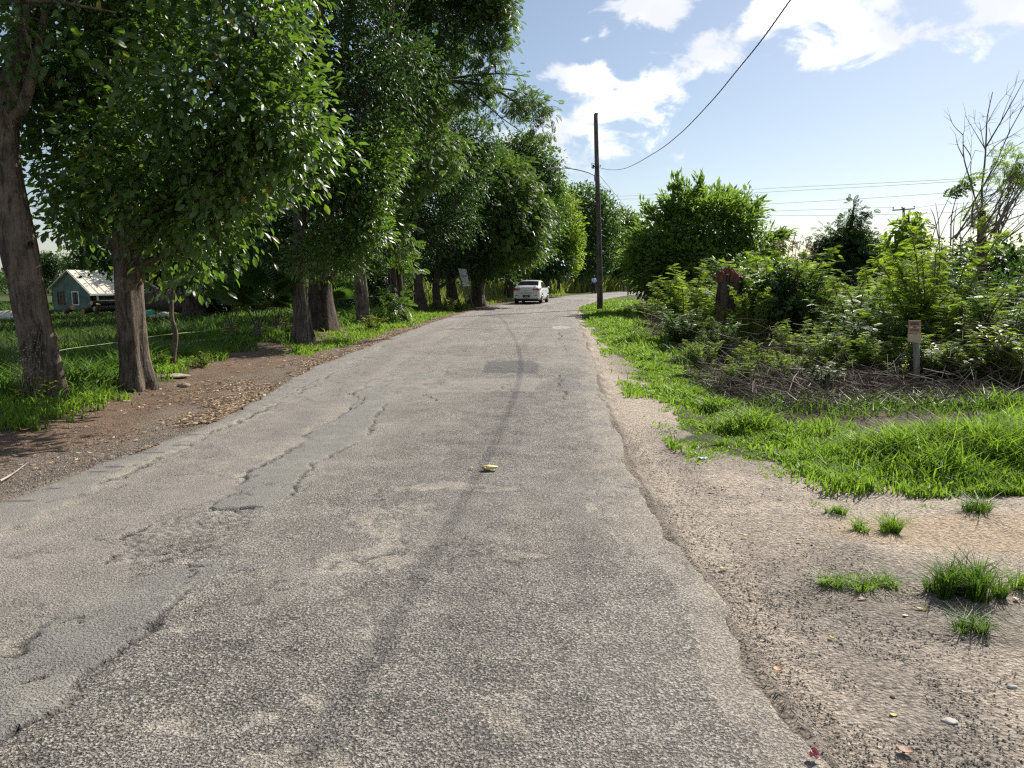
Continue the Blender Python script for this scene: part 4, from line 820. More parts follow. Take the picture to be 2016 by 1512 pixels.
place_all(WB, [(1265, 34.0, .75, 1.4, 'yellowish leafy weed in the grass right of the utility pole', 0), (1235, 39.0, .4, 1.6, 'leafy weed clump close behind the utility pole foot', 1), (1305, 30.0, .6, 1.4, 'low yellowish weed before the twig pile near the pole', 1), (1850, 11.0, .95, 1.2, 'broad leaved vine clump right beside the small post sign', 0),
    (1765, 10.8, .55, 1.1, 'broad leaved weed at the left foot of the small post sign', 1), (1935, 11.0, 1.1, 1.2, 'yellow green broad leaved vine clump under the bare tree', 1), (2005, 10.4, 1.0, 1.2, 'broad leaved vine clump at the right edge over the grass mound', 0), (1510, 16.0, 1.6, .7, 'dark leaved vine clump on top of the leaning stump', 1),
    (395, 13.5, .28, 1.8, 'low leafy weed right of the thin sapling', 0), (310, 13.0, .30, 2.0, 'low yellow green weed between the fluted trunk and the sapling', 1), (650, 24.5, .5, 1.6, 'leafy weed between the grey trunk and the torn limb trunk', 0), (735, 24.0, .55, 1.8, 'leafy weed in front of the tapering grey trunk', 1), (560, 21.0, .5, 2.0, 'leafy weed left of the straight grey trunk', 0), (470, 19.0, .5, 2.2, 'leafy weed patch below the fan palms', 1), (905, 39.0, .7, 1.5, 'leafy weed at the foot of the leaning notice board', 0),
    (880, 37.5, .8, 1.5, 'leafy weed left of the leaning notice board', 1), (60, 9.4, .35, 1.5, 'grassy weed at the foot of the leaning ridged trunk', 0)], 'broad leaved weeds', 'weed')
DB = [leafy_bush(s, 560, 12, .058, T_DIA, 'leaf_dark') for s in (221, 222)] + [leafy_bush(223, 560, 12, .058, T_DIA, 'leaf_mid')]
place_all(DB, [(410, 46, 4.2, 1.0, 'dark bush behind the fan palms, left of the pair', 0), (505, 42, 3.2, 1.1, 'dark bush behind the fan palms, beside the straight grey trunk', 1), (335, 56, 5.0, 1.0, 'dark bush beyond the sapling and the fallen trunk', 1), (575, 48, 3.8, 1.1, 'dark bush seen between the sapling and the straight grey trunk', 0), (670, 40, 2.5, 1.2, 'dark bush seen between the torn limb trunk and the tapering trunk', 2),
    (750, 45, 3.4, 1.2, 'dark bush seen right of the tapering grey trunk', 0), (810, 50, 3.6, 1.2, 'dark bush behind the vine draped trunks', 1), (1165, 98, 3.2, 1.5, 'sunlit bush behind the walking person at the bend', 2), (1120, 92, 2.6, 1.6, 'sunlit bush on the bank right of the white car', 2), (1085, 84, 2.4, 1.5, 'low bush on the bank above the white car roof', 1),
    (1600, 46, 3.0, 1.3, 'dark bush on the skyline left of the spire topped tree', 0), (1720, 44, 3.2, 1.4, 'dark bush on the skyline right of the spire topped tree', 1), (1870, 30, 2.9, 1.3, 'dark bush behind the bare tree, left part', 0), (1970, 24, 2.7, 1.3, 'dark bush behind the bare tree, right part', 1), (2070, 22, 2.6, 1.4, 'dark bush at the far right edge behind the bare tree', 0), (1800, 36, 3.0, 1.4, 'dark bush behind the young lime tree', 2),
    (1930, 18.5, 1.7, 1.1, 'dark bush tangled round the bare tree stem', 1), (1500, 30, 2.6, 1.4, 'bush between the big bushy tree and the flower stalks', 2), (1310, 46, 2.2, 1.2, 'dark bush under the left edge of the big bushy tree', 0), (1330, 42, 2.2, 1.6, 'dark bush in the shade below the big bushy tree', 1)], 'dense bushes', 'bush')
FT = []
for s, lm in ((231, 'leaf_dark'), (232, 'leaf_mid')):
    rng = np.random.default_rng(s); r_ = thing('distant_tree', 'x', 'tree'); m1, m2 = MB(), MB()
    m1.tube(spline([(0, 0, -.03), (.01, 0, .2), (-.01, .01, .45), (0, 0, .75)], 10), np.linspace(.03, .008, 10), 7); bl = []
    for i in range(9):
        a = rng.uniform(0, 6.28); q = rng.uniform(.05, .26); zz = rng.uniform(.35, .82); bl.append((math.cos(a)*q, math.sin(a)*q, zz, .17, .17, .14)); m1.tube([(0, 0, zz*.55), (math.cos(a)*q, math.sin(a)*q, zz)], [.012, .004], 4)
    pos, out = clusters(bl, 620, rng, .28, .35, 6.0); foliage(m2, pos, out, 10, .04, T_DIA, rng, .05, .2)
    m1.build('trunk', M['bark_dark'], r_, local=True); m2.build('crown', M[lm], r_, local=True); FT.append(r_)
place_all(FT, [(105, 92, 6.2, 1.2, 'dark distant tree behind the green house roof', 0), (175, 88, 6.6, 1.2, 'lighter distant tree rising over the roof ridge of the green house', 1), (45, 95, 5.6, 1.3, 'distant tree left of the green house', 0), (-15, 90, 4.2, 1.5, 'low distant tree at the left picture edge', 1), (250, 86, 7.5, 1.2, 'distant tree behind the right end of the green house', 0), (320, 72, 8.0, 1.2, 'distant shade tree right of the green house', 0),
    (395, 66, 9.0, 1.1, 'distant tree above the fallen dead trunk', 1), (465, 63, 8.5, 1.2, 'distant tree behind the fan palms', 0), (540, 66, 8.0, 1.2, 'distant tree filling the gap left of the straight grey trunk', 1), (625, 66, 8.0, 1.2, 'distant tree behind the straight grey trunk', 0), (700, 62, 7.5, 1.2, 'distant tree behind the tapering grey trunk', 1), (790, 66, 8.5, 1.2, 'distant tree behind the vine draped trunks', 0), (870, 70, 8.0, 1.3, 'distant tree behind the notice board trunks', 0),
    (1275, 108, 6.6, 1.5, 'distant tree closing the view beyond the bend, right of the pole', 0), (1190, 118, 8.0, 1.5, 'distant tree closing the view beyond the bend behind the pole', 1), (1330, 100, 5.5, 1.5, 'distant tree beyond the bend under the big bushy tree', 0), (1060, 105, 9.0, 1.3, 'distant tree beyond the bank above the white car', 0), (980, 98, 9.0, 1.3, 'distant tree beyond the bank left of the white car', 1)], 'distant trees', 'tree')
# one far belt of trees that closes the horizon
rng = np.random.default_rng(77); n = 5200; a = rng.uniform(-1.0, 1.0, n); rr = rng.uniform(150, 190, n); hx = 3.2+3.2*fbm(a*26, a*0, 3, 5)
pos = np.stack([np.sin(a)*rr, np.cos(a)*rr, -1.2+hx*rng.random(n)], -1); ml = MB(); out = unit(np.stack([-np.sin(a), -np.cos(a), rng.uniform(0, 1, n)], -1)); foliage(ml, pos, out, 7, 1.1, T_DIA, rng, .8, .1, light=.2)
tag(ml.build('far_woods', M['leaf_dark']), 'low far belt of trees along the horizon', 'woods', kind='stuff')

# ------------------------------------------------------------------ stumps on the right
def stump(name, label, base, top, r0, r1, seed, bm, tm, ragged=.18, lobes=4):
    b0 = np.array(base, float); root = thing(name, label, 'tree stump', b0); rng = np.random.default_rng(seed)
    mt = MB(); pts = [b0, b0*.7+np.array(top)*.3, b0*.35+np.array(top)*.65, np.array(top)]
    trunk(mt, pts, [r0, r0*.9, r1, r1], ns=26, rings=26, flare=.55, lobes=lobes, amp=.13, seed=seed, fh=.35)
    V = np.vstack(mt.v); ns = 26; up = rng.uniform(-.4, 1, ns)*ragged; V[-ns:, 2] += up; mt.v = [V]; mt.build('bark', bm, root, smooth=True)
    tp = V[-ns:]; c = tp.mean(0); V2 = np.vstack([tp, c+(tp-c)*.6+rng.normal(size=(ns, 3))*[0, 0, ragged*.6], (c-[0, 0, .04])[None]])
    j = np.arange(ns); k = (j+1) % ns
    MB().add(V2, np.stack([j, k, ns+k, ns+j], -1), np.stack([ns+j, ns+k, np.full(ns, 2*ns)], -1)).build('torn_top', tm, root)
    return root
st1 = stump('tree_stump', 'tall broken stump with a reddish torn top among the lime shrubs', at(1428, 16.6), P(1439, 546, 16.6), .27, .25, 301, M['bark_dark'], M['torn_wood'], .07)
ms = MB(); rng = np.random.default_rng(9)
for i in range(64):
    a = rng.uniform(0, 6.28); rr = .235*math.sqrt(rng.random()); q = P(1436, 545, 16.6)+np.array([math.cos(a)*rr, math.sin(a)*rr, -.03]); hh = (.26-.75*abs(rr*math.cos(a)+.05))*rng.uniform(.5, 1.15)
    ms.tube([q-[0, 0, .08], q+[rng.normal(0, .012), rng.normal(0, .012), hh*.7], q+[rng.normal(0, .02), 0, hh]], [.055, .04, .008], 5)
ms.build('splinters', M['torn_wood'], st1)
st2 = stump('tree_stump', 'shorter leaning stump half buried in dark vines, right of the tall one', at(1482, 16.2), P(1500, 600, 16.5), .46, .36, 302, M['bark_grey'], M['bark_dark'], .25, 3)
st3 = stump('tree_stump', 'small reddish stub behind the twig pile, left of the tall stump', at(1360, 22.5), P(1358, 585, 22.5), .22, .2, 303, M['bark_dark'], M['torn_wood'], .15, 3)
mv = MB(); rng = np.random.default_rng(31); pos, out = clusters([BL(1525, 580, 16.3, 45, 50, .5), BL(1530, 640, 16.1, 35, 50, .4), BL(1495, 590, 16.2, 25, 25, .35), BL(1540, 560, 16.6, 40, 30, .4)], 330, rng, .2, .25); foliage(mv, pos, out, 8, .13, T_OVAL, rng, .13, .4); mv.build('ivy', M['leaf_dark'], st2)
mv = MB(); pos, out = clusters([BL(1450, 600, 16.6, 20, 45, .2), BL(1425, 650, 16.5, 35, 30, .2)], 26, rng, .2, .25); foliage(mv, pos, out, 4, .3, T_FROND, rng, .12, .2, light=.2); mv.build('clinging_fronds', M['leaf_lime'], st1)
# dry flower stalks above the shrubs
fs_ = thing('flower_stalks', 'dry brown flower stalks standing above the shrubs right of the big bushy tree', 'dry flowers', at(1560, 24)); ms = MB(); rng = np.random.default_rng(12)
for i in range(9):
    px = 1535+i*8+rng.uniform(-4, 4); p0 = P(px+rng.uniform(-6, 6), 530, 24); p1 = P(px, rng.uniform(470, 500), 24); ms.tube(spline([p0, (p0+p1)/2+rng.normal(size=3)*.05, p1], 6), np.linspace(.012, .006, 6), 4)
    for q in range(7): e = p1+rng.normal(size=3)*[.13, .13, .1]; ms.tube([p1-[0, 0, rng.uniform(0, .3)], e, e+[0, 0, -.08]], [.008, .006, .016], 4)
ms.build('stalks', M['flower_dry'], fs_)
# dead brush
def brush(mb, pts, n, rng, L=(.25, 1.0), hz=.35, r=(.0025, .0075)):
    pts = np.array(pts, float)
    for i in range(n):
        c = pts[rng.integers(len(pts))]+rng.normal(size=3)*[.55, .4, 0]; c[2] = float(H(c[0], c[1]))+abs(rng.normal(0, hz)); a = rng.uniform(0, 6.28); l = rng.uniform(*L)/2
        d_ = np.array([math.cos(a), math.sin(a), rng.normal(0, .38)])*l; r0 = rng.uniform(*r)
        if c[0]-float(xr(c[1])) < 1.5 and c[1] < 19: continue
        k = c+rng.normal(size=3)*.09
        mb.tube([c-d_, k, c+d_], [r0, r0*.8, r0*.4], 3, cap=False, rnd=rng.random())
M['brush'] = leafmat('brush', [(0, (.05, .037, .03)), (.5, (.13, .095, .073)), (.85, (.24, .19, .145)), (1, (.40, .34, .28))], (.1, .1, .1), .0, .85, .2)
rng = np.random.default_rng(21); mb = MB()
brush(mb, [at(px, 10.9+.5*math.sin(px*.05)) for px in range(1390, 1790, 14)], 1700, rng, hz=.14); brush(mb, [at(px, 10.3) for px in range(1560, 1900, 14)], 900, rng, hz=.08); brush(mb, [at(px, 9.3) for px in range(1480, 2060, 14)], 900, rng, hz=.05); brush(mb, [at(px, 10.6) for px in range(1900, 2060, 14)], 420, rng, hz=.3); brush(mb, [at(px, 12.6) for px in range(1400, 1720, 14)], 420, rng, hz=.35)
tag(mb.build('brushwood', M['brush']), 'tangle of dead twigs between the right grass and the shrubs', 'dead brush', kind='stuff')
mb = MB(); brush(mb, [at(px, 21+.05*(px-1300)) for px in range(1295, 1365, 6)], 420, rng, hz=.35)
tag(lone(mb.build('twig_pile', M['brush']), tuple(at(1325, 22))), 'pile of dead grey twigs beside the grass left of the tall stump', 'twig pile')
mb = MB(); n = 34000; x = rng.uniform(2.2, 12, n); y = 8.2*(26/8.2)**rng.random(n); s = (x-xr(y) > 1.0) & ~grass_right(x, y) & (fbm(x*.8, y*.8, 3, 63) > .42); x, y = x[s], y[s]
blades(mb, np.stack([x, y, H(x, y)], -1), rng.uniform(.05, .26, len(x)), .0013*y*rng.uniform(.6, 1.5, len(x)), rng, .9, .7); tag(mb.build('undergrowth', M['grass_dark']), 'rough undergrowth below the shrubs on the right', 'undergrowth', kind='stuff')
mb = MB(); n = 5200; x = rng.uniform(3.2, 11, n); y = rng.uniform(10, 22, n); s = (x-xr(y) > 1.6) & ~grass_right(x, y); x, y = x[s], y[s]; flake(mb, x, y, H(x, y)+.015, rng.uniform(.04, .10, len(x)), rng)
tag(mb.build('leaf_litter', M['litter']), 'dry leaves on the ground beneath the right shrubs', 'leaf litter', kind='stuff')

# ------------------------------------------------------------------ bare tree on the right
bt = thing('bare_tree', 'leafless tree with thin upswept branches at the right edge', 'tree', at(1935, 16)); ms = MB(); mtk = MB(); D = 16.0; rng = np.random.default_rng(41)
def Z(zx, zy, d=D): return P(1850+zx/3.36, 150+zy/3.36, d)
mtk.tube(spline([at(1937, D)-[0, 0, .1], Z(285,1300), Z(278,1100), Z(278,960), Z(278,890)], 16), np.linspace(.095, .075, 16), 9); mtk.build('trunk', M['bark_dark'], bt, smooth=True)
for l, r0 in [([(270,900),(240,830),(205,700),(160,540),(155,390)], .035), ([(155,390),(95,330),(60,260)], .012), ([(155,390),(168,335)], .008), ([(160,540),(120,460),(105,385)], .016), ([(155,450),(205,530),(205,620),(215,720),(240,830)], .016), ([(205,540),(212,400)], .008), ([(280,880),(280,730),(300,560),(308,400),(315,270),(350,105)], .035), ([(303,495),(285,420),(265,310)], .016), ([(300,480),(240,380),(165,255)], .014), ([(268,360),(235,310),(228,262)], .007), ([(270,365),(310,320),(400,190)], .009),
              ([(308,465),(400,310),(480,170),(558,25)], .022), ([(315,460),(400,425),(520,375)], .010), ([(310,530),(380,450),(480,390),(620,300)], .013), ([(400,315),(440,200),(510,40)], .010), ([(395,325),(470,260),(600,90)], .010), ([(320,300),(390,180),(505,40)], .010), ([(150,960),(215,850),(280,740),(375,570),(460,370),(600,120)], .03), ([(460,370),(465,260)], .008), ([(280,740),(350,640),(450,500),(620,400)], .016), ([(315,270),(265,262)], .006), ([(325,340),(350,440),(370,510)], .007), ([(270,800),(300,700),(380,560)], .014)]:
    dd = D+rng.uniform(-.5, .5); p = spline([Z(a, c, dd if i else D) for i, (a, c) in enumerate(l)], 12); ms.tube(p, np.linspace(r0*.72, r0*.22, 12), 5, cap=False)
    for q in range(3): j = rng.integers(5, 12); ms.tube([p[j], p[j]+unit(p[j]-p[j-3])*.18+rng.normal(size=3)*.09], [.004, .002], 3, cap=False)
ms.build('branches', M['twig'], bt, smooth=True)
db = thing('dead_boughs', 'slanting heap of dead dark boughs leaning across the bare tree', 'dead boughs', at(1960, 15)); 
for i in range(34):
    ms = MB()
    zx = rng.uniform(60, 420); a = Z(zx, rng.uniform(980, 1120), 15+rng.uniform(-.6, .6)); e = Z(zx+rng.uniform(150, 420), rng.uniform(480, 900), 15+rng.uniform(-.8, .8)); r0 = rng.uniform(.008, .026)
    p = spline([a, a*.6+e*.4+rng.normal(size=3)*.1, e], 10); ms.tube(p, np.linspace(r0, r0*.3, 10), 4, cap=False)
    for q in range(4): j = rng.integers(3, 10); ms.tube([p[j], p[j]+unit(p[j]-p[j-2])*rng.uniform(.2, .5)+rng.normal(size=3)*.15], [r0*.4, .002], 3, cap=False)
    ms.build('bough', M['twig_dead'], db, smooth=True)
ms = MB(); brush(ms, [Z(zx, 1050, 15.2) for zx in range(40, 560, 30)], 60, rng)
ms.build('twigs', M['twig_dead'], db)['kind'] = 'stuff'
ml = MB(); pos, out = clusters([BL(1985, 320, 15.4, 26, 26, .3), BL(2010, 340, 15.4, 20, 22, .3), BL(1975, 350, 15.6, 14, 16, .2), BL(1930, 430, 15.6, 16, 16, .2)], 80, rng, .2, .2); foliage(ml, pos, out, 7, .13, T_FROND, rng, .12, .2, light=.2); ml.build('green_sprigs', M['leaf_lime'], db)
sg_ = thing('thin_saplings', 'thin leafless saplings on the skyline left of the bare tree', 'saplings', at(1860, 20)); ms = MB()
for l in [[(1835,530),(1850,470),(1868,430)], [(1820,520),(1845,440),(1880,365)], [(1875,520),(1878,440),(1885,400)], [(1850,500),(1848,440),(1842,400)], [(1868,430),(1880,415),(1900,405)], [(1895,520),(1890,450),(1898,395)], [(1848,470),(1840,430),(1832,410)]]:
    ms.tube(spline([P(a, c, 20) for a, c in l], 8), np.linspace(.016, .005, 8), 4, cap=False)
ms.build('stems', M['twig_pale'], sg_); ml = MB(); pos = np.array([P(a, c, 20) for a, c in ((1880,365),(1890,350),(1868,385),(1875,375),(1900,352),(1862,392),(1885,372))]); foliage(ml, pos, np.array([[1, 0, .1]]*7), 3, .32, T_FROND5, rng, .06, .1); ml.build('leaves', M['leaf_feather'], sg_)

# ------------------------------------------------------------------ palms, house and field on the left
def fan_leaf(mb, hub, dirv, R, rng, n=26, spread=2.7):
    dirv = unit(np.array(dirv, float)); s = unit(np.cross(dirv, [0, 0, 1.])); up = np.cross(s, dirv)
    for i in range(n):
        a = (i/(n-1)-.5)*2*spread/2*1.0; q = dirv*math.cos(a)+s*math.sin(a); L = R*(1-.12*abs(a))*rng.uniform(.92, 1.03); w_ = np.cross(q, up)*R*.036
        V = [hub, hub+q*L*.55+w_+up*.02, hub+q*L*.55-w_-up*.02, hub+q*L*.97-up*L*.16]; mb.add(V, [[0, 1, 3], [0, 3, 2]], rnd=rng.uniform(.2, .8))
def palm(label, base, hubs, R, seed, stem_h=.3):
    rng = np.random.default_rng(seed); root = thing('fan_palm', label, 'palm', base, group='young fan palms'); mb = MB(); b0 = np.array(base, float)
    mb.tube([b0-[0, 0, .1], b0+[0, 0, stem_h]], [.10, .12], 8)
    for i in range(12): a = rng.uniform(0, 6.28); mb.tube([b0+[0, 0, stem_h*.5], b0+[math.cos(a)*.16, math.sin(a)*.16, stem_h+rng.uniform(.05, .3)]], [.03, .012], 4)
    mb.build('stem', M['twig'], root, smooth=True)
    for h_ in hubs:
        h_ = np.array(h_, float); m2 = MB(); fan_leaf(m2, h_, h_-b0-[0, 0, stem_h*1.6], R, rng); f = m2.build('frond', M['leaf_mid'], root); m3 = MB(); m3.tube(spline([b0+[0, 0, stem_h], (b0+h_)/2+[0, 0, .15], h_], 6), np.linspace(.016, .010, 6), 4)
        s = m3.build('petiole', M['leaf_mid'], f, local=False) if False else None
        m3.v = [v-b0 for v in m3.v]; s = m3.build('petiole', M['leaf_mid'], f, local=True)
palm('fan palm with a high spread frond left of the straight grey trunk', at(508, 19.5), [P(500,565,19.3), P(545,578,19.2), P(470,575,19.8), P(530,560,20.3), P(480,600,19.0)], .85, 51)
palm('smaller fan palm with a drooping grey frond, further left', at(455, 21), [P(440,590,20.6), P(420,600,20.8), P(462,580,21.3), P(475,590,20.6)], .8, 52)
palm('fan palm peeping out right of the torn limb trunk', at(655, 25.5), [P(662,590,25.2), P(670,578,25.8), P(648,575,25.9)], .75, 53)
palm('low fan palm with dry stalks right beside the straight grey trunk', at(545, 20.5), [P(552,600,20.2), P(560,590,20.9), P(540,605,20)], .6, 54)

M['green_wall'] = plain('green_wall', (.10, .15, .122), .85, .3, 1.2); M['cream_roof'] = plain('cream_roof', (.60, .56, .44), .5, .10, 1.0); M['white_paint'] = plain('white_paint', (.72, .71, .68), .6, .12, 5)
M['dark_glass'] = plain('dark_glass', (.02, .022, .022), .15, .3, 2); M['brown_wood'] = plain('brown_wood', (.11, .065, .05), .7, .4, 6, stretch=(1, 1, .3)); M['log_end'] = plain('log_end', (.50, .36, .19), .8, .3, 6)
hb = P(143, 612, 66); hz0 = float(H(hb[0], hb[1])); hs = thing('green_house', 'small green wooden house with a cream roof across the field on the left', 'house', (hb[0], hb[1], hz0), rz=-math.radians(30))
def hpart(name, mt, parent, fn): q = MB(); fn(q); return q.build(name, M[mt], parent, local=True)
AZ, LZ, RZ, HW, HL = P(148, 533, 66)[2]-hz0, P(88, 568, 66)[2]-hz0, P(192, 577, 66)[2]-hz0, 2.75, 8.5
def gable(q):
    for y0, y1 in ((0, .12), (HL-.12, HL)):
        V = [(-HW, y0, -.4), (HW*.95, y0, -.4), (HW*.95, y0, RZ), (0, y0, AZ-.06), (-HW, y0, LZ), (-HW, y1, -.4), (HW*.95, y1, -.4), (HW*.95, y1, RZ), (0, y1, AZ-.06), (-HW, y1, LZ)]
        q.add(V, [[0, 1, 6, 5], [1, 2, 7, 6], [4, 0, 5, 9]], ); o = q.n-10; q.f.setdefault(5, []).append(np.array([[0, 1, 2, 3, 4], [9, 8, 7, 6, 5]])+o)
    q.box((-HW+.06, HL/2, LZ/2-.2), (.12, HL-.25, LZ+.4)); q.box((HW*.55, HL/2+.4, RZ/2), (.12, HL-1, RZ+.6))
hpart('wall', 'green_wall', hs, gable)
def roofs(q):
    th = .07
    for (x0, z0, x1, z1) in ((-HW-.3, LZ-.12, 0, AZ), (HW+.35, RZ-.10, 0, AZ)):
        V = [(x0, -.3, z0), (x1, -.3, z1), (x1, HL+.3, z1), (x0, HL+.3, z0)]; V += [(a, b_, c+th) for a, b_, c in V]
        q.add(V, [[3, 2, 1, 0], [4, 5, 6, 7], [0, 1, 5, 4], [1, 2, 6, 5], [2, 3, 7, 6], [3, 0, 4, 7]])
    for i in range(14): y_ = -.2+i*(HL+.4)/13; L = math.hypot(HW+.35, AZ-RZ+.1); an = math.atan2(AZ-RZ+.1, HW+.35); q.box(((HW+.35)/2, y_, (AZ+RZ-.1)/2+th+.02), (L, .05, .04), rot=[[math.cos(an), 0, math.sin(an)], [0, 1, 0], [-math.sin(an), 0, math.cos(an)]])
hpart('roof', 'cream_roof', hs, roofs)
hpart('fascia', 'white_paint', hs, lambda q: q.box((HW+.40, HL/2, RZ-.10), (.05, HL+.6, .16)))
for (x_, fm) in ((-1.55, 'brown_wood'), (.62, 'white_paint')):
    f = hpart('window_frame', fm, hs, lambda q: [q.box((x_, -.03, 1.72), (1.0, .07, .08)), q.box((x_, -.03, .62), (1.0, .07, .08)), q.box((x_-.46, -.03, 1.17), (.08, .07, 1.02)), q.box((x_+.46, -.03, 1.17), (.08, .07, 1.02))])
    hpart('pane', 'dark_glass', f, lambda q: q.box((x_, -.01, 1.17), (.84, .03, 1.02))); hpart('mullion', 'brown_wood', f, lambda q: q.box((x_, -.045, 1.17), (.07, .04, 1.02)))
    if x_ < 0: hpart('shutter', 'brown_wood', f, lambda q: q.box((x_+.25, -.05, .95), (.3, .03, .55)))
hpart('porch_floor', 'brown_wood', hs, lambda q: q.box((HW*.78, HL/2, .15), (1.3, HL, .12)))
for y_ in (.5, 2.4, 3.4, 4.6, 6.5, 8.0): hpart('porch_post', 'white_paint', hs, lambda q: q.box((HW+.15, y_, (RZ-.1)/2), (.12, .12, RZ-.15)))
hpart('porch_rail', 'white_paint', hs, lambda q: q.box((HW+.15, HL/2, 1.0), (.06, HL-.8, .07)))
# logs, fallen trunk, rocks
def log(label, a, c, r, seed, bm='bark_dark', cap='log_end', name='log', group='cut logs lying before the green house'):
    a, c = np.array(a, float), np.array(c, float); r *= .7 if cap else 1; root = thing(name, label, 'log', (a+c)/2, group=group); m1 = MB(); rng = np.random.default_rng(seed); t = np.linspace(0, 1, 8)[:, None]
    m1.tube(a+(c-a)*t+rng.normal(size=(8, 3))*r*.06, r*(1+rng.normal(size=8)*.06), 10, cap=False); m1.build('bark', M[bm], root, smooth=True)
    if cap:
        u = unit(c-a); m2 = MB()
        for e, s in ((a, -1), (c, 1)): m2.tube([e-u*s*.02, e+u*s*.012], [r*.94, r*.92], 10)
        m2.build('cut_end', M[cap], root)
def onfield(px, py, d, up=0): q = at(px, d); q[2] += up; return q
log('short pale log with a sawn end before the first house window', onfield(128, 0, 58, .45), onfield(142, 0, 57, .75), .30, 1); log('dark log lying before the white framed window', onfield(160, 0, 58, .4), onfield(178, 0, 59, .5), .34, 2); log('long dark log lying right in front of the porch', onfield(185, 0, 58, .55), onfield(228, 0, 60, .5), .30, 3)
log('upright leaning log end between the house logs', onfield(188, 0, 57.2, .2), onfield(193, 0, 57, .9), .22, 4); log('upper log resting on the porch side logs', onfield(180, 0, 58.6, 1.0), onfield(224, 0, 60.5, .95), .26, 5)
log('great fallen dead trunk in the shade right of the green house', onfield(285, 0, 47, 1.1), onfield(425, 0, 44, .75), .62, 6, cap=None, name='fallen_tree', group=None); log('bleached dead limb lying on the fallen trunk', onfield(350, 0, 45.4, 2.0), onfield(432, 0, 43.4, 1.1), .10, 7, 'bark_grey', None, 'dead_limb', None); log('dark broken limb across the left end of the fallen trunk', onfield(280, 0, 46.4, 2.2), onfield(345, 0, 45.4, .9), .22, 8, 'bark_dark', None, 'dead_limb', None)
M['pale_rock'] = plain('pale_rock', (.42, .40, .36), .85, .3, 3, .6, 8)
def rock(name, label, loc, s, seed, mt='pale_rock', cat='rock', group=None):
    bm = bmesh.new(); bmesh.ops.create_icosphere(bm, subdivisions=3, radius=1); V = np.array([v.co for v in bm.verts]); V = V*(.75+.5*vn3(V*1.6+seed*3.7, seed))[:, None]*np.array(s)+np.array(loc); Fx = [[v.index for v in f.verts] for f in bm.faces]; bm.free()
    return tag(lone(MB().add(V, Fx).build(name, M[mt], smooth=True), tuple(loc)), label, cat, group)
rock('boulder', 'wide pale boulder at the left picture edge before the house', onfield(12, 0, 52, .25), (1.3, .7, .5), 3); rock('rock', 'pale yellow rock in the field right of the sapling', onfield(322, 0, 42, .15), (.42, .3, .25), 4); rock('rock', 'pale rock close left of the sapling stem in the field', onfield(300, 0, 43, .12), (.38, .3, .2), 5)
M['tan_rock'] = plain('tan_rock', (.30, .245, .18), .9, .35, 9, .6, 20); M['green_tarp'] = plain('green_tarp', (.10, .38, .26), .5); rock('tarp', 'small crumpled green tarp by the fallen trunk', onfield(291, 0, 43.5, .3), (.45, .3, .24), 6, 'green_tarp', 'tarp')
rock('flat_stone', 'flat pale stone in the verge at the sapling foot', G(338, 742)+[0, 0, .01], (.30, .2, .035), 7, 'tan_rock', 'stone'); rock('stone', 'small tan stone right of the flat pale one on the verge', G(362, 762)+[0, 0, .02], (.09, .07, .05), 8, 'tan_rock', 'stone')
M['rope'] = plain('rope', (.26, .28, .11), .7); rp = MB(); rp.tube(spline([P(100,694,10.2), P(140,686,11), P(230,674,12), P(290,664,13), P(345,657,13.4), P(400,652,15), P(460,643,17.5)], 40), .0055, 5)
tag(lone(rp.build('boundary_rope', M['rope'], smooth=True), tuple(P(290,664,13))), 'thin yellow rope strung between the left trunks and the sapling', 'rope')
rp = MB(); rp.tube(spline([P(670,583,26), P(705,583,27), P(760,585,29)], 16), .008, 4); tag(lone(rp.build('boundary_rope', M['twig_pale'], smooth=True), tuple(P(705,583,27))), 'pale wire running behind the tapering grey trunk', 'wire')
ms = MB(); hr = MB(); hd = thing('dry_stalks', 'dry seedy weed stalks standing before the leaning ridged trunk', 'dry weed', at(62, 9.3)); rng = np.random.default_rng(61)
for i in range(14):
    p0 = at(62+rng.uniform(-14, 14), 9.3+rng.uniform(-.2, .2)); p1 = p0+[rng.normal(0, .12), rng.normal(0, .1), rng.uniform(.45, .95)]; ms.tube([p0, (p0+p1)/2, p1], [.004, .003, .002], 3)
    for q in range(9): e = p0+(p1-p0)*rng.uniform(.4, 1)+rng.normal(size=3)*.05; hr.tube([e, e+rng.normal(size=3)*.012], [.007, .004], 4)
ms.build('stems', M['twig'], hd); hr.build('seed_heads', M['twig_pale'], hd)
# ------------------------------------------------------------------ utility pole, lamp, cables
M['pole_wood'] = bark('pole_wood', (.06, .052, .045), (.15, .13, .115), 22, .5); M['galv'] = plain('galv', (.42, .43, .44), .5, .2, 6, metal=.4); M['black_cable'] = plain('black_cable', (.03, .03, .033), .6); M['grey_wire'] = plain('grey_wire', (.20, .22, .25), .6)
M['white_plastic'] = plain('white_plastic', (.62, .62, .60), .5, .1); M['black_plastic'] = plain('black_plastic', (.02, .02, .02), .5)
pb = G(1181, 610); PD = pb[1]; po = thing('utility_pole', 'tall weathered wooden utility pole with a street lamp arm at the bend', 'utility pole', pb)
pt = P(1174, 224, PD); q = MB(); t = np.linspace(0, 1, 14)[:, None]; rng = np.random.default_rng(3); ax = pb-[0, 0, .2]+(pt-pb+[0, 0, .2])*t; ax[:, 0] += .03*np.sin(t[:, 0]*5)
q.tube(ax, np.linspace(.155, .105, 14), 14); q.build('shaft', M['pole_wood'], po, smooth=True)
def on_pole(py): f = (P(1178, py, PD)[2]-pb[2])/(pt[2]-pb[2]); return pb+(pt-pb)*f
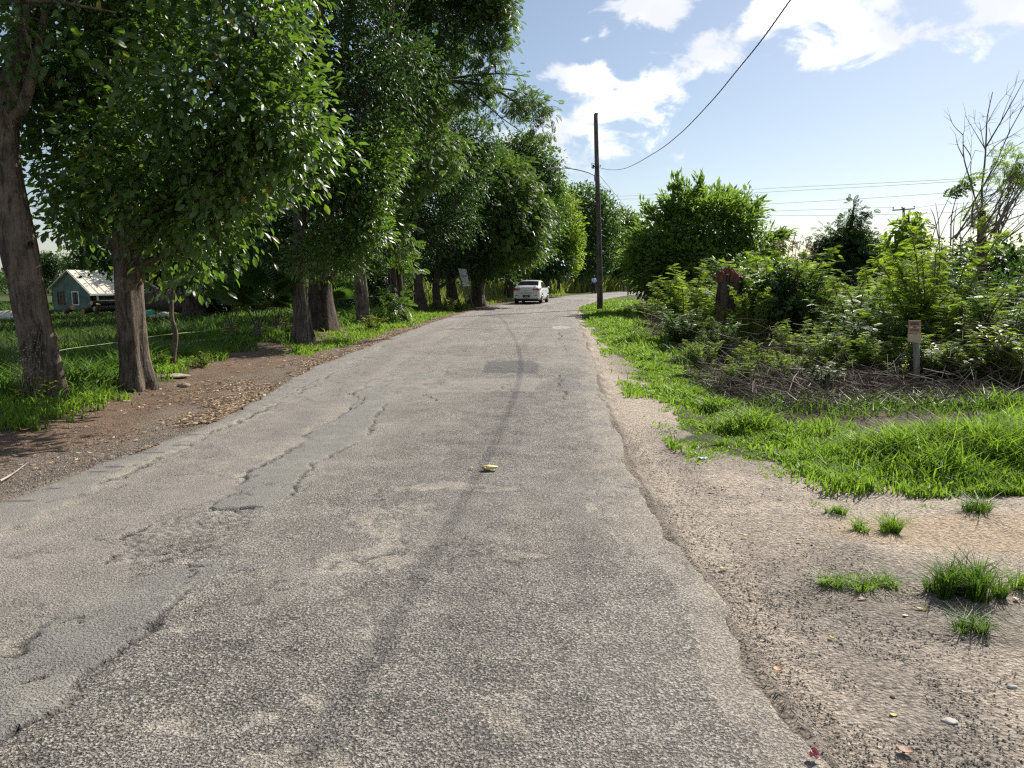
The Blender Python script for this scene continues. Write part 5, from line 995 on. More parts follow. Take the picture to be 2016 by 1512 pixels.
q = MB(); q.tube([on_pole(600)+[.15, -.03, 0], on_pole(530)+[.148, -.03, 0], on_pole(450)+[.140, -.03, 0]], .022, 6); q.build('conduit', M['white_plastic'], po)
la = on_pole(347); q = MB(); q.tube(spline([la+[-.1, 0, 0], la+[-.45, 0, .17], la+[-1.1, 0, .34], la+[-1.75, 0, .42], la+[-1.95, 0, .40]], 16), .028, 8); q.tube([la+[-.16, 0, .0], la+[-.13, 0, -.25]], .03, 6); q.box(la+[-.125, 0, -.05], (.05, .14, .42)); q.build('lamp_arm', M['galv'], po, smooth=True)
lh = la+[-2.25, 0, .40]; q = MB(); q.tube(spline([lh+[.36, 0, 0], lh+[.2, 0, .01], lh+[-.1, 0, .01], lh+[-.42, 0, -.02]], 10), [.04, .075, .095, .10, .10, .098, .09, .075, .055, .03], 10); V = q.v[0]; V[:, 2] = lh[2]+(V[:, 2]-lh[2])*.65; hd_ = q.build('lamp_head', M['galv'], po, smooth=True)
q = MB(); q.tube([lh+[.02, 0, .05], lh+[.02, 0, .16]], [.04, .035], 8); q.v = [v-pb for v in q.v]; q.build('photocell', M['galv'], hd_, local=True)
q = MB(); V = [lh+[x_, y_, -.062] for x_, y_ in ((-.3, -.06), (.1, -.075), (.1, .075), (-.3, .06))]; q.add(np.array(V)-pb, [[0, 1, 2, 3]]); q.build('lens', M['white_plastic'], hd_, local=True)
ib = on_pole(328); q = MB(); q.box(ib+[-.17, -.05, 0], (.10, .1, .06)); q.tube([ib+[-.22, -.05, -.09], ib+[-.22, -.05, .09]], .05, 8); q.tube(spline([ib+[-.1, -.1, .1], ib+[-.3, -.1, .16], ib+[-.28, -.1, -.1], ib+[.1, -.15, -.05]], 14), .012, 5); q.box(ib+[.15, -.05, .03], (.06, .08, .06)); q.build('cable_bracket', M['black_plastic'], po)
q = MB(); q.tube([pt-[0, 0, .02], pt+[0, 0, .03]], [.108, .09], 14); q.build('pole_cap', M['pole_wood'], po)
def cab(px, py): r = ray(px, py); return np.array([0, 0, CAMZ])+r*(3.45/(r[0]-.03*r[1]))
cb = [on_pole(331)+[.12, -.1, 0], P(1200, 334, 39.5)]+[cab(px, py) for px, py in ((1232,331),(1290,300),(1340,262),(1400,200),(1450,140),(1500,78),(1556,0))]+[np.array([3.73, 9.2, 5.50]), np.array([3.66, 7, 5.83]), np.array([3.58, 4.3, 6.35]), np.array([3.47, .6, 7.2]), np.array([3.3, -5, 8.9])]
sp_ = spline(cb, 160); q = MB(); q.tube(sp_, .006, 6)
k_ = np.arange(160); dd = np.cumsum(np.r_[0, np.linalg.norm(np.diff(spline(cb, 1200), axis=0), axis=1)]); s2 = spline(cb, 1200); 
for ph in (0, 2.1, 4.2): q.tube(s2+np.stack([np.cos(dd*14+ph)*.0065, 0*dd, np.sin(dd*14+ph)*.0065], -1), .0055, 4, cap=False)
tag(lone(q.build('twisted_cable', M['black_cable'], smooth=True), tuple(cb[0])), 'thick black twisted overhead cable sagging from the utility pole', 'cable')
q = MB(); q.tube(spline([on_pole(346)+[.12, 0, 0], P(1205, 375, 48), P(1235, 410, 58), P(1275, 446, 72), P(1310, 462, 84)], 24), .012, 4); tag(lone(q.build('thin_wire', M['grey_wire']), tuple(on_pole(346))), 'thin grey wire sloping from the pole down behind the big bushy tree', 'wire')
WL = [('top power wire crossing the sky right of the pole', [(1208,387,118),(1375,379,92),(1550,369,76),(1740,360,66),(1890,352,60),(2100,340,54)]), ('second power wire, close below the top one', [(1212,393,118),(1375,386,92),(1550,376,76),(1740,366,66),(1890,357,60),(2100,346,54)]),
      ('third power wire, running down to the left above the bushy tree', [(1209,416,118),(1305,411,100),(1462,404,84),(1650,394,72),(1890,378,62),(2100,362,56)]), ('fourth power wire, ending at the crossarm', [(1209,422,118),(1350,419,95),(1486,416.5,84),(1650,411.5,74),(1760,408,72)]), ('lowest power wire, just under the crossarm', [(1209,429,118),(1489,425,86),(1650,424,76),(1850,419,66),(2100,408,58)]),
      ('upper guy wire slanting down left from the crossarm', [(1757,412,72),(1735,431,75),(1690,470,80)]), ('lower guy wire slanting down left under the crossarm', [(1766,420,72),(1745,437,75),(1700,474,80)]), ('power wire leading right from the crossarm to the bare tree', [(1799,410,72),(1850,403,67),(1920,398,62),(2080,385,56)])]
for lab, l in WL: q = MB(); q.tube(spline([P(*p_) for p_ in l], 30), .012 if 'guy' not in lab else .010, 4); tag(lone(q.build('power_wire', M['grey_wire']), tuple(P(*l[0]))), lab, 'power line', 'distant power lines')
xb = at(1779, 72); xa = thing('crossarm_pole', 'distant power pole whose crossarm shows above the young lime tree', 'power pole', xb)
top = P(1779, 411, 72); q = MB(); q.tube([xb, top+[0, 0, .1]], [.14, .11], 8); q.build('shaft', M['pole_wood'], xa, smooth=True); a_, c_ = P(1757, 414, 72.2), P(1801, 411, 71.8); q = MB(); q.tube([a_, c_], .06, 4); q.build('crossarm', M['galv'], xa)
for f in (.03, .42, .97): e = a_+(c_-a_)*f; q = MB(); q.tube([e+[0, 0, .05], e+[0, 0, .15], e+[0, 0, .19], e+[0, 0, .26]], [.03, .03, .07, .06], 6); q.build('insulator', M['grey_wire'], xa)

# ------------------------------------------------------------------ white car
M['car_white'], b = mat('car_white'); p = b.n('BsdfPrincipled', {'Base Color': (.72, .73, .72), 'Roughness': .28, 'Coat Weight': .6, 'Coat Roughness': .06}); fin(b, p)
M['car_glass'], b = mat('car_glass'); p = b.n('BsdfPrincipled', {'Base Color': (.012, .014, .02), 'Roughness': .06, 'Specular IOR Level': .7}); fin(b, p)
M['tail_red'], b = mat('tail_red'); p = b.n('BsdfPrincipled', {'Base Color': (.33, .012, .012), 'Roughness': .15, 'Coat Weight': .7}); fin(b, p)
M['tail_clear'] = plain('tail_clear', (.55, .42, .40), .2, .1); M['tyre'] = plain('tyre', (.022, .022, .022), .85, .2, 20); M['rim'] = plain('rim', (.55, .56, .57), .35, .1, metal=.7); M['chrome'] = plain('chrome', (.5, .5, .52), .3, .1, metal=.8); M['seam'] = plain('seam', (.10, .10, .10), .7)
yw = math.radians(10.5); hv = np.array([math.sin(yw), math.cos(yw)]); rx_, ry_ = (1036-1008)/F*49, 49.0; cx, cy = rx_+hv[0]*2.28, ry_+hv[1]*2.28
car = thing('white_sedan', 'white four door saloon car driving away round the bend', 'car', (cx, cy, float(zr(cy))+.012), rz=-yw)
ys = np.array([-2.28,-2.25,-2.12,-1.85,-1.66,-1.25,-.92,-.5,0,.45,.75,1.15,1.4,1.9,2.15,2.27]); zt = [.66,.96,1.075,1.10,1.125,1.31,1.43,1.475,1.485,1.455,1.37,1.12,1.03,.93,.82,.58]; tw = [.66,.74,.77,.77,.76,.70,.66,.645,.64,.64,.65,.70,.72,.72,.66,.52]; ww = [.76,.83,.87,.88,.885,.885,.885,.88,.88,.88,.88,.88,.885,.87,.83,.72]; zbv = [.36,.29,.26,.235,.22,.21,.20,.2,.2,.2,.2,.2,.2,.21,.23,.30]
yy = np.linspace(-2.28, 2.27, 72)
def prm(v): 
    r = np.interp(yy, ys, v); e = np.r_[r[0], r[0], r, r[-1], r[-1]]; return np.convolve(e, [.1, .2, .4, .2, .1], 'valid')
ZT, TW, WW, ZB = prm(zt), prm(tw), prm(ww), prm(zbv); BE = np.minimum(ZT-.06, .955)
def sect(i):
    h = [(0, ZB[i]), (.75*WW[i], ZB[i]), (.95*WW[i], ZB[i]+.05), (.985*WW[i], .42), (WW[i], .62), (.985*WW[i], min(.80, BE[i]-.05)), (.945*WW[i], BE[i]), ((.93*WW[i]+TW[i])/2+.012, (BE[i]+ZT[i]-.04)/2), (TW[i], ZT[i]-.045), (.82*TW[i], ZT[i]-.008), (.42*TW[i], ZT[i]+.008), (0, ZT[i]+.014)]
    return h+[(-a, z_) for a, z_ in h[-2:0:-1]]
S_ = np.array([[(a, yy[i], z_) for a, z_ in sect(i)] for i in range(72)]); ns = S_.shape[1]
i = np.arange(71)[:, None]*ns; j = np.arange(ns)[None]; k = (j+1) % ns
q = MB().add(S_.reshape(-1, 3), np.stack([i+j, i+k, i+ns+k, i+ns+j], -1).reshape(-1, 4)); 
for e in (0, 71): o = q.n; q.add(np.vstack([S_[e], S_[e].mean(0)]), np.stack([j[0]+o*0, k[0], np.full(ns, ns)], -1))
q.build('body', M['car_white'], car, smooth=True, local=True)
def topz(y_): return np.interp(y_, yy, ZT)
def topw(y_): return np.interp(y_, yy, TW)
def cap_panel(y0, y1, f0, f1, name, m_, off=.012, n=8):
    V = []; 
    for a in np.linspace(0, 1, n):
        y_ = y0+(y1-y0)*a; 
        for s in np.linspace(-1, 1, 7): w_ = topw(y_)*(f0+(f1-f0)*a); V.append((s*w_, y_, topz(y_)+.014-.02*abs(s)**3+off))
    i = np.arange(n-1)[:, None]*7; j = np.arange(6)[None]; q = MB().add(V, np.stack([i+j, i+j+1, i+8+j, i+7+j], -1).reshape(-1, 4)); return q.build(name, m_, car, smooth=True, local=True)
cap_panel(-1.60, -.98, .93, .90, 'rear_window', M['car_glass']); cap_panel(.62, 1.12, .92, .96, 'windscreen', M['car_glass'])
def side(y_, t_): 
    be = np.interp(y_, yy, BE); w0 = np.interp(y_, yy, WW)*.945; return np.array([(w0*(1-t_)+topw(y_)*t_)+.016*math.sin(t_*PI)+.010, y_, be*(1-t_)+(topz(y_)-.045)*t_])
for s in (1, -1):
    for (b0, b1, t0, t1) in ((-1.25, -.22, -.80, -.22), (-.14, 1.02, -.14, .58)):
        V = [side(b0+(b1-b0)*a, .10) for a in np.linspace(0, 1, 6)]+[side(t0+(t1-t0)*a, .86) for a in np.linspace(0, 1, 6)]; V = np.array(V)*[s, 1, 1]; MB().add(V, [[a, a+1, a+7, a+6] for a in range(5)]).build('side_window', M['car_glass'], car, local=True)
    V = np.array([(.40,-2.262,.955),(.44,-2.27,.885),(.84,-2.235,.845),(.885,-1.98,.90),(.86,-2.06,1.0),(.80,-2.245,.985)])*[s, 1, 1]
    V = np.vstack([V, V+np.array([.0, .14, 0])]); q = MB().add(V, [[0, 1, 2, 5], [5, 2, 3, 4], [0, 6, 7, 1], [1, 7, 8, 2], [2, 8, 9, 3], [3, 9, 10, 4], [4, 10, 11, 5], [5, 11, 6, 0]]); tl = q.build('tail_light', M['tail_red'], car, local=True)
    q = MB(); q.box((s*.56, -2.272, .925), (.16, .012, .035)); q.build('reversing_lens', M['tail_clear'], tl, local=True)
    q = MB(); q.box((s*.60, -2.282, .525), (.20, .02, .028)); q.build('reflector', M['seam'], car, local=True)
    q = MB(); q.tube([(s*.86, .78, .99), (s*.97, .76, 1.0), (s*1.03, .74, 1.0)], [.03, .07, .05], 8); q.build('door_mirror', M['car_white'], car, smooth=True, local=True)
    for yh in (-.75, .25): q = MB(); q.box((s*.885, yh, .86), (.03, .18, .03)); q.build('door_handle', M['car_white'], car, local=True)
    for yw_ in (-1.32, 1.32):
        q = MB(); c_ = np.array([s*.79, yw_, .325]); q.tube([c_+[s*x_, 0, 0] for x_ in (-.11, -.095, -.06, .06, .098, .108)], [.27, .31, .325, .325, .31, .26], 24); wh_ = q.build('wheel', M['tyre'], car, smooth=True, local=True)
        q = MB(); q.tube([c_+[s*.104, 0, 0], c_+[s*.115, 0, 0]], [.22, .21], 20)
        for a in range(5): e = np.array([0, math.cos(a*1.2566), math.sin(a*1.2566)]); q.tube([c_+[s*.118, 0, 0], c_+[s*.118, 0, 0]+e*.2], [.04, .025], 5)
        q.build('rim', M['rim'], wh_, local=True); q = MB(); q.tube(c_+np.array([[s*.09, math.cos(a)*.36, math.sin(a)*.36] for a in np.linspace(-.1, PI+.1, 16)]), .03, 6); q.build('wheel_arch', M['seam'], car, smooth=True, local=True)
q = MB(); q.box((0, -2.13, .27), (1.5, .28, .10)); q.build('lower_bumper', M['black_plastic'], car, local=True); q = MB(); q.box((0, -.2, .20), (1.55, 3.4, .10)); q.build('underbody', M['black_plastic'], car, local=True)
q = MB(); q.box((0, -2.285, .475), (.46, .03, .15)); pl_ = q.build('number_plate', M['black_plastic'], car, local=True); q = MB()
for x_ in (-.09, -.045, 0, .045, .09): q.box((x_, -2.303, .475), (.03, .006, .05))
q.build('plate_marks', M['white_plastic'], pl_, local=True)
q = MB(); q.box((0, -2.288, .69), (1.0, .016, .012)); q.box((0, -2.286, .675), (.74, .02, .02)); q.build('boot_seam', M['seam'], car, local=True); q = MB(); q.box((0, -2.285, .86), (.035, .015, .11)); q.box((0, -2.285, .86), (.07, .012, .04)); q.build('badge', M['chrome'], car, local=True)
q = MB(); q.tube([(0, -.62, 1.49), (-.02, -.72, 1.64)], [.018, .006], 6); q.build('antenna', M['black_plastic'], car, local=True); q = MB(); q.tube([(.48, -2.26, .25), (.48, -2.1, .25)], .045, 10); q.build('exhaust', M['black_plastic'], car, local=True)
q = MB(); q.tube(spline([(-.62, -2.0, 1.10), (-.3, -2.14, 1.112), (.3, -2.14, 1.112), (.62, -2.0, 1.10)], 14), .022, 6); q.build('spoiler_lip', M['car_white'], car, smooth=True, local=True); q = MB(); q.box((0, -1.05, 1.40), (.3, .02, .03)); q.build('brake_lamp', M['tail_red'], car, local=True)

# ------------------------------------------------------------------ signs
def faded(name, c1, c2, sc):
    m_, b = mat(name); tc = b.n('TexCoord'); n1 = b.n('TexNoise', {'Vector': b.n('Mapping', {'Vector': tc.outputs['Object'], 'Scale': (1, 1, .45)}), 'Scale': sc, 'Detail': 6., 'Roughness': .7}); n2 = b.n('TexNoise', {'Vector': tc.outputs['Object'], 'Scale': 3., 'Detail': 3.})
    c = b.mix(b.sstep(n1.outputs[0], .46, .60), c1, c2); c = b.mix(b.m('MULTIPLY', b.sstep(n2.outputs[0], .45, .7), .4), c, tuple(x_*.6 for x_ in c1)); fin(b, b.n('BsdfPrincipled', {'Base Color': c, 'Roughness': .7})); return m_
M['faded_grey'] = faded('faded_grey', (.36, .36, .34), (.17, .165, .155), 14); M['faded_red'] = faded('faded_red', (.42, .25, .18), (.28, .15, .10), 60); M['faded_tan'] = faded('faded_tan', (.46, .38, .25), (.36, .29, .19), 40); M['grey_post'] = plain('grey_post', (.20, .185, .165), .8, .35, 8, .3, 30, stretch=(1, 1, .2))
sd_ = 39.0; B0 = G(922, 610); sg = thing('notice_board', 'leaning weathered grey notice board on two posts by the left road edge', 'sign', B0)
c4 = [P(901.8, 528.6, sd_), P(917.7, 529.8, sd_+.1), P(924.8, 561.9, sd_), P(911.3, 563.9, sd_-.1)]; nrm = unit(np.cross(c4[1]-c4[0], c4[3]-c4[0])); nrm = nrm if nrm[1] < 0 else -nrm
def slab(cs, n_, th, name, m_, parent): cs = np.array(cs); V = np.vstack([cs+n_*th/2, cs-n_*th/2]); return MB().add(V, [[0, 1, 2, 3], [7, 6, 5, 4], [0, 4, 5, 1], [1, 5, 6, 2], [2, 6, 7, 3], [3, 7, 4, 0]]).build(name, m_, parent)
slab(c4, nrm, .04, 'board', M['faded_grey'], sg); m3 = [c4[3]*.96+c4[0]*.04, c4[2]*.96+c4[1]*.04, c4[2], c4[3]]; slab([v+nrm*.028 for v in m3], nrm, .014, 'bottom_trim', M['white_paint'], sg)
for fr_ in (.30, .42): m3 = [c4[0]*(1-fr_)+c4[3]*fr_, c4[1]*(1-fr_)+c4[2]*fr_, c4[1]*(.972-fr_)+c4[2]*(fr_+.028), c4[0]*(.972-fr_)+c4[3]*(fr_+.028)]; slab([v*.8+np.mean(m3, axis=0)*.2+nrm*.024 for v in m3], nrm, .006, 'faded_bar', M['galv'] if fr_ < .35 else M['seam'], sg)
for (a, c, t_) in ((P(903.5, 530, sd_+.08), P(911.5, 565, sd_+.05), G(922, 611)), (P(914, 530, sd_+.14), P(921, 563, sd_+.14), G(931.5, 605))):
    q = MB(); q.tube([np.array(t_)-[0, 0, .15], c, a], [.05, .05, .045], 4); q.build('post', M['grey_post'], sg)
s0 = at(1806, 10.15); ps = thing('post_sign', 'small post sign with faded red upper and tan lower plate on the right', 'sign', s0); q = MB(); q.tube([s0-[0, 0, .1], P(1804, 700, 10.17), P(1802, 634, 10.19)], [.041, .039, .037], 12); q.build('post', M['grey_post'], ps, smooth=True)
sy = 10.11; V4 = lambda a: [P(x_, y_, sy) for x_, y_ in a]; n0 = np.array([0, -1., 0])
for nm_, m_, pp in (('upper_plate', 'faded_red', [(1789,630.5),(1812.5,631),(1812.5,643.5),(1789,644)]), ('middle_plate', 'faded_red', [(1788.5,645),(1812.5,644.5),(1812.5,657),(1788,656)]), ('lower_plate', 'faded_tan', [(1787.5,657),(1813,658),(1812.5,676),(1787.5,672.5)])): slab(V4(pp), n0, .02, nm_, M[m_], ps)
q = MB(); [q.box(P(1801, y_, sy-.02), (.016, .012, .016)) for y_ in (644,)]; q.build('bolt', M['seam'], ps)
for r_i, (y_, nn) in enumerate(((637, 9), (650, 7))):
    q = MB()
    for i_ in range(nn): x_ = 1792+i_*(18/nn)+.8; q.box(P(x_, y_, sy-.014), (.004, .006, .045 if r_i == 0 else .03))
    q.build('faded_marks', M['seam'], ps)
# things at the far bend
M['red_paint'] = plain('red_paint', (.30, .06, .07), .6, .3); M['green_paint'] = plain('green_paint', (.06, .22, .15), .6, .2)
def by_bend(px, T):
    y_ = np.linspace(55, 110, 600); x_ = (px-1008)/F*(y_*CP+CAMZ*SP); k_ = np.argmin(np.abs(x_-(xl(y_)-T))); return at(px, y_[k_])
g0 = by_bend(1240, .8); gd = g0[1]; gt = thing('red_gate', 'small faded red slatted gate at the far bend under the bushy tree', 'gate', g0)
for i_ in range(5): q = MB(); q.box(g0+[0, 0, .12+.13*i_], (.66, .04, .07)); q.build('slat', M['red_paint'], gt)
for x_ in (-.36, .36): q = MB(); q.box(g0+[x_, 0, .36], (.07, .07, .72)); q.build('gate_post', M['red_paint'], gt)
q = MB(); q.tube([g0+[-.3, -.04, .1], g0+[.3, -.04, .66]], .03, 4); q.build('brace', M['red_paint'], gt)
g1 = by_bend(1229, .8); gp_ = thing('green_post', 'stubby pale green post left of the small red gate', 'post', g1); q = MB(); q.tube([g1-[0, 0, .1], g1+[0, 0, .6], g1+[0, 0, .64]], [.12, .12, .09], 10); q.build('shaft', M['green_paint'], gp_); q = MB(); q.box(g1+[.16, 0, .3], (.06, .1, .62)); q.build('white_edge', M['white_paint'], gp_)

# ------------------------------------------------------------------ walking person
def skin(name, verts, edges, rad, m_, parent, sub=1):
    me = bpy.data.meshes.new(name); me.from_pydata([tuple(v) for v in verts], edges, []); o = bpy.data.objects.new(name, me); C.objects.link(o)
    md = o.modifiers.new('s', 'SKIN'); md.use_smooth_shade = True
    for k_, r in enumerate(rad): me.skin_vertices[0].data[k_].radius = (r, r) if not hasattr(r, '__len__') else r
    me.skin_vertices[0].data[0].use_root = True; sb = o.modifiers.new('u', 'SUBSURF'); sb.levels = sub; sb.render_levels = sub
    dg = bpy.context.evaluated_depsgraph_get(); nm_ = bpy.data.meshes.new_from_object(o.evaluated_get(dg)); bpy.data.objects.remove(o); nm_.name = name; nm_.materials.clear(); nm_.materials.append(m_); o = bpy.data.objects.new(name, nm_); C.objects.link(o); o.parent = parent; return o
M['skin'] = plain('skin', (.09, .05, .035), .55, .1); M['shirt'] = plain('shirt', (.50, .60, .78), .8, .12, 10); M['trousers'] = plain('trousers', (.02, .022, .03), .8, .2); M['hair'] = plain('hair', (.012, .010, .009), .7); M['bag'] = plain('bag', (.02, .02, .022), .6)
w0 = by_bend(1169, .35); pe = thing('person', 'person in a pale blue shirt and dark trousers walking at the far bend', 'person', w0, rz=.5)
J = dict(pel=(0,0,.95), che=(0,.02,1.25), nek=(0,.03,1.48), hed=(0,.05,1.60), top=(0,.05,1.70), ls=(-.18,.02,1.42), le=(-.24,-.05,1.14), lw=(-.25,.04,.90), lf=(-.25,.07,.80), rs=(.18,.02,1.42), re=(.24,-.02,1.14), rw=(.24,.10,.92), rf=(.24,.14,.83), lh=(-.10,0,.90), lk=(-.11,.10,.50), la=(-.11,.06,.08), lt=(-.11,.20,.03), rh=(.10,0,.90), rk=(.11,-.02,.50), ra=(.11,-.16,.12), rt=(.11,-.04,.03))
nm = list(J); ix = {k_: i_ for i_, k_ in enumerate(nm)}; ed_ = [('pel','che'),('che','nek'),('nek','hed'),('hed','top'),('nek','ls'),('ls','le'),('le','lw'),('lw','lf'),('nek','rs'),('rs','re'),('re','rw'),('rw','rf'),('pel','lh'),('lh','lk'),('lk','la'),('la','lt'),('pel','rh'),('rh','rk'),('rk','ra'),('ra','rt')]
rd = dict(pel=.13, che=(.15,.11), nek=.055, hed=.09, top=.075, ls=.065, le=.045, lw=.032, lf=.035, rs=.065, re=.045, rw=.032, rf=.035, lh=.085, lk=.06, la=.04, lt=.035, rh=.085, rk=.06, ra=.04, rt=.035)
skin('body', [J[k_] for k_ in nm], [(ix[a], ix[c]) for a, c in ed_], [rd[k_] for k_ in nm], M['skin'], pe)
def cloth(name, ks, es, gr, m_): i2 = {k_: n_ for n_, k_ in enumerate(ks)}; f = lambda r: tuple(x_+gr for x_ in r) if hasattr(r, '__len__') else r+gr; return skin(name, [J[k_] for k_ in ks], [(i2[a], i2[c]) for a, c in es], [f(rd[k_]) for k_ in ks], m_, pe)
cloth('shirt', ['pel','che','nek','ls','le','rs','re'], [('pel','che'),('che','nek'),('nek','ls'),('ls','le'),('nek','rs'),('rs','re')], .025, M['shirt']); cloth('trousers', ['pel','lh','lk','la','rh','rk','ra'], [('pel','lh'),('lh','lk'),('lk','la'),('pel','rh'),('rh','rk'),('rk','ra')], .022, M['trousers'])
q = MB(); q.tube([(0, .035, 1.60), (0, .035, 1.68), (0, .04, 1.735), (0, .04, 1.76)], [.108, .115, .09, .03], 10); q.build('hair', M['hair'], pe, smooth=True, local=True)
for s in (-1, 1): q = MB(); c_ = np.array(J['lt' if s < 0 else 'rt']); q.box(c_+[0, -.05, .0], (.10, .27, .08)); q.build('shoe', M['hair'], pe, local=True)
bg = tag(lone(MB().box(w0+[-.40, -.1, .82], (.30, .16, .42)).build('shoulder_bag', M['bag']), tuple(w0+[-.40, -.1, .6])), 'dark bag carried at the side of the walking person', 'bag'); 
bg.modifiers.new('bv', 'BEVEL').width = .05

# ------------------------------------------------------------------ small things on the ground
def grass_tuft(label, px, py, n, h_, r_, seed, lean=.9, mt='grass_dark', sx=1.0):
    """blades fan outwards from several crowns of the tuft"""
    g = G(px, py); rng = np.random.default_rng(seed); mb = MB(); nc = max(2, n//35); ca = rng.uniform(0, 6.28, nc); cr = r_*np.sqrt(rng.random(nc)); cx_ = np.cos(ca)*cr*sx; cy_ = np.sin(ca)*cr*.6; k = rng.integers(0, nc, n)
    a = rng.uniform(0, 6.28, n); x = g[0]+cx_[k]+np.cos(a)*.012; y = g[1]+cy_[k]+np.sin(a)*.012; ch = rng.uniform(.55, 1.15, nc)
    blades(mb, np.stack([x, y, H(x, y)], -1), h_*ch[k]*rng.uniform(.45, 1.25, n), rng.uniform(.0035, .0075, n), rng, lean*1.3, .8, ld=a+rng.normal(0, .5, n)+0*x); o = lone(mb.build('grass_tuft', M[mt]), tuple(g)); return tag(o, label, 'grass tuft', 'grass tufts on the bare right verge')
grass_tuft('largest grass tuft at the lower right, tall and dark green', 1905, 1175, 800, .23, .14, 1, .6, sx=1.2); grass_tuft('thin side shoot clump just left of the largest grass tuft', 1840, 1168, 130, .12, .06, 2); grass_tuft('flat creeping grass patch left of the largest grass tuft', 1690, 1155, 600, .07, .14, 3, 1.3, 'grass', 1.6)
grass_tuft('bright grass tuft above the flat creeping patch', 1728, 1045, 330, .13, .11, 4, .9, 'grass', 1.3); grass_tuft('small sparse tuft up and left of the bright tuft', 1650, 1010, 170, .08, .08, 5, .9, 'grass', 1.3); grass_tuft('grass tuft beside the pale sandy spot at the right edge', 1938, 1008, 280, .14, .12, 6, .9, 'grass_dark', 1.3)
grass_tuft('low spiky tuft below the largest grass tuft', 1915, 1240, 200, .10, .08, 7, 1.1, 'grass_dark', 1.4); grass_tuft('tuft cut off by the right picture edge beside the largest one', 2022, 1165, 140, .14, .08, 8, .7, 'grass'); grass_tuft('tiny tuft at the edge of the lush grass, lower left of the post sign', 1605, 994, 24, .04, .03, 9, 1, 'grass'); grass_tuft('tiny pale tuft midway between sparse tuft and the right edge tuft', 1820, 1000, 26, .04, .06, 10, 1.2, 'grass')
grass_tuft('little grass tongue reaching out left of the lush grass edge', 1385, 880, 190, .10, .22, 11, 1.1, 'grass', 1.6); 
for nm_, c_ in (('leaf_yellow', (.52, .42, .10)), ('leaf_straw', (.55, .42, .20)), ('leaf_orange', (.38, .17, .05)), ('leaf_brown', (.22, .11, .05)), ('paper_white', (.78, .78, .76)), ('paper_blue', (.42, .48, .72)), ('pink_rag', (.50, .17, .20)), ('bag_teal', (.45, .68, .66))): M[nm_] = plain(nm_, c_, .6, .2, 20)
def fallen(name, label, cat, px, py, L, wd, a, mt, seed, curl=.3, group=None, fold=.15):
    """one curled leaf or scrap: a 6 x 4 grid patch with thickness"""
    g = G(px, py)+[0, 0, .012]; rng = np.random.default_rng(seed); U_, V_ = np.meshgrid(np.linspace(-1, 1, 7), np.linspace(-1, 1, 5), indexing='ij'); w_ = np.sqrt(np.maximum(.02, 1-np.abs(U_)**2.2)) if cat == 'leaf' else np.ones_like(U_)*(1+.2*rng.normal(size=U_.shape))
    x = U_*L/2; y = V_*w_*wd/2; z = curl*L*(.5*U_**2*rng.uniform(.2, 1)+fold*np.abs(V_)+.14*rng.normal(size=U_.shape)*(cat != 'leaf')+.5*rng.uniform(-.3, .6)*U_*V_); z -= z.min()
    ca, sa = math.cos(a), math.sin(a); Vt = np.stack([x*ca-y*sa+g[0], x*sa+y*ca+g[1], z+g[2]], -1).reshape(-1, 3); i = np.arange(6)[:, None]*5; j = np.arange(4)[None]; q = MB().add(Vt, np.stack([i+j, i+5+j, i+6+j, i+j+1], -1).reshape(-1, 4)); o = lone(q.build(name, M[mt]), tuple(g)); s = o.modifiers.new('t', 'SOLIDIFY'); s.thickness = .002; return tag(o, label, cat, group)
LG = 'fallen leaves on the right verge'
for i_, (px, py, L, wd, a, mt, lb) in enumerate([(1422,1122,.035,.024,.6,'leaf_yellow','pale yellow leaf near the broken road edge'), (1813,1203,.055,.02,-.4,'leaf_yellow','long yellow leaf below and left of the largest grass tuft'), (1698,1183,.05,.02,.1,'leaf_brown','curled brown leaf below the flat creeping grass'), (1468,1057,.05,.022,.1,'leaf_straw','straw coloured leaf level with the bright grass tuft'), (1573,1067,.035,.025,.8,'leaf_straw','roundish straw leaf left of the bright grass tuft'), (1403,967,.05,.025,.2,'leaf_straw','straw leaf beside the road edge below the blue scrap'), (1424,962,.03,.02,.9,'leaf_orange','tiny orange leaf right of the straw leaf below the blue scrap'),
     (1530,1322,.04,.03,.5,'leaf_orange','orange brown leaf lying on the broken road edge'), (1782,1483,.055,.035,-.3,'leaf_brown','glossy brown curled leaf at the bottom right'), (1759,1413,.03,.018,.1,'leaf_yellow','small yellow leaf above the curled brown leaf at the bottom'), (1540,981,.035,.02,.1,'leaf_straw','straw leaf below the teal scrap'), (1782,1216,.03,.02,.4,'leaf_straw','pale leaf just left of the long yellow leaf'), (2000,1183,.04,.025,.9,'leaf_orange','orange leaf at the foot of the right edge tuft'), (1636,1259,.028,.02,.3,'leaf_yellow','small yellow leaf lying alone in the dark gravel')]):
    fallen('fallen_leaf', lb, 'leaf', px, py, L, wd, a, mt, i_, .35, LG)
for i_, (px, py, L, mt, a, lb) in enumerate([(425,800,.09,'leaf_orange',.3,'orange leaf on the earth below the fluted trunk roots'), (290,770,.09,'leaf_orange',.1,'orange leaf touching the fluted trunk roots'), (250,770,.10,'leaf_yellow',.8,'yellow leaf in the grass left of the fluted trunk roots'), (148,812,.10,'leaf_yellow',.2,'yellow leaf at the foot of the leaning ridged trunk'), (335,770,.08,'leaf_orange',.6,'small orange leaf right of the fluted trunk roots'), (470,733,.10,'leaf_yellow',.2,'yellow leaf on the earth right of the sapling'), (50,848,.09,'leaf_orange',.5,'orange leaf on the bare earth at the far left')]): fallen('fallen_leaf', lb, 'leaf', px, py, L, L*.5, a, mt, 40+i_, .3, 'fallen leaves on the left verge')
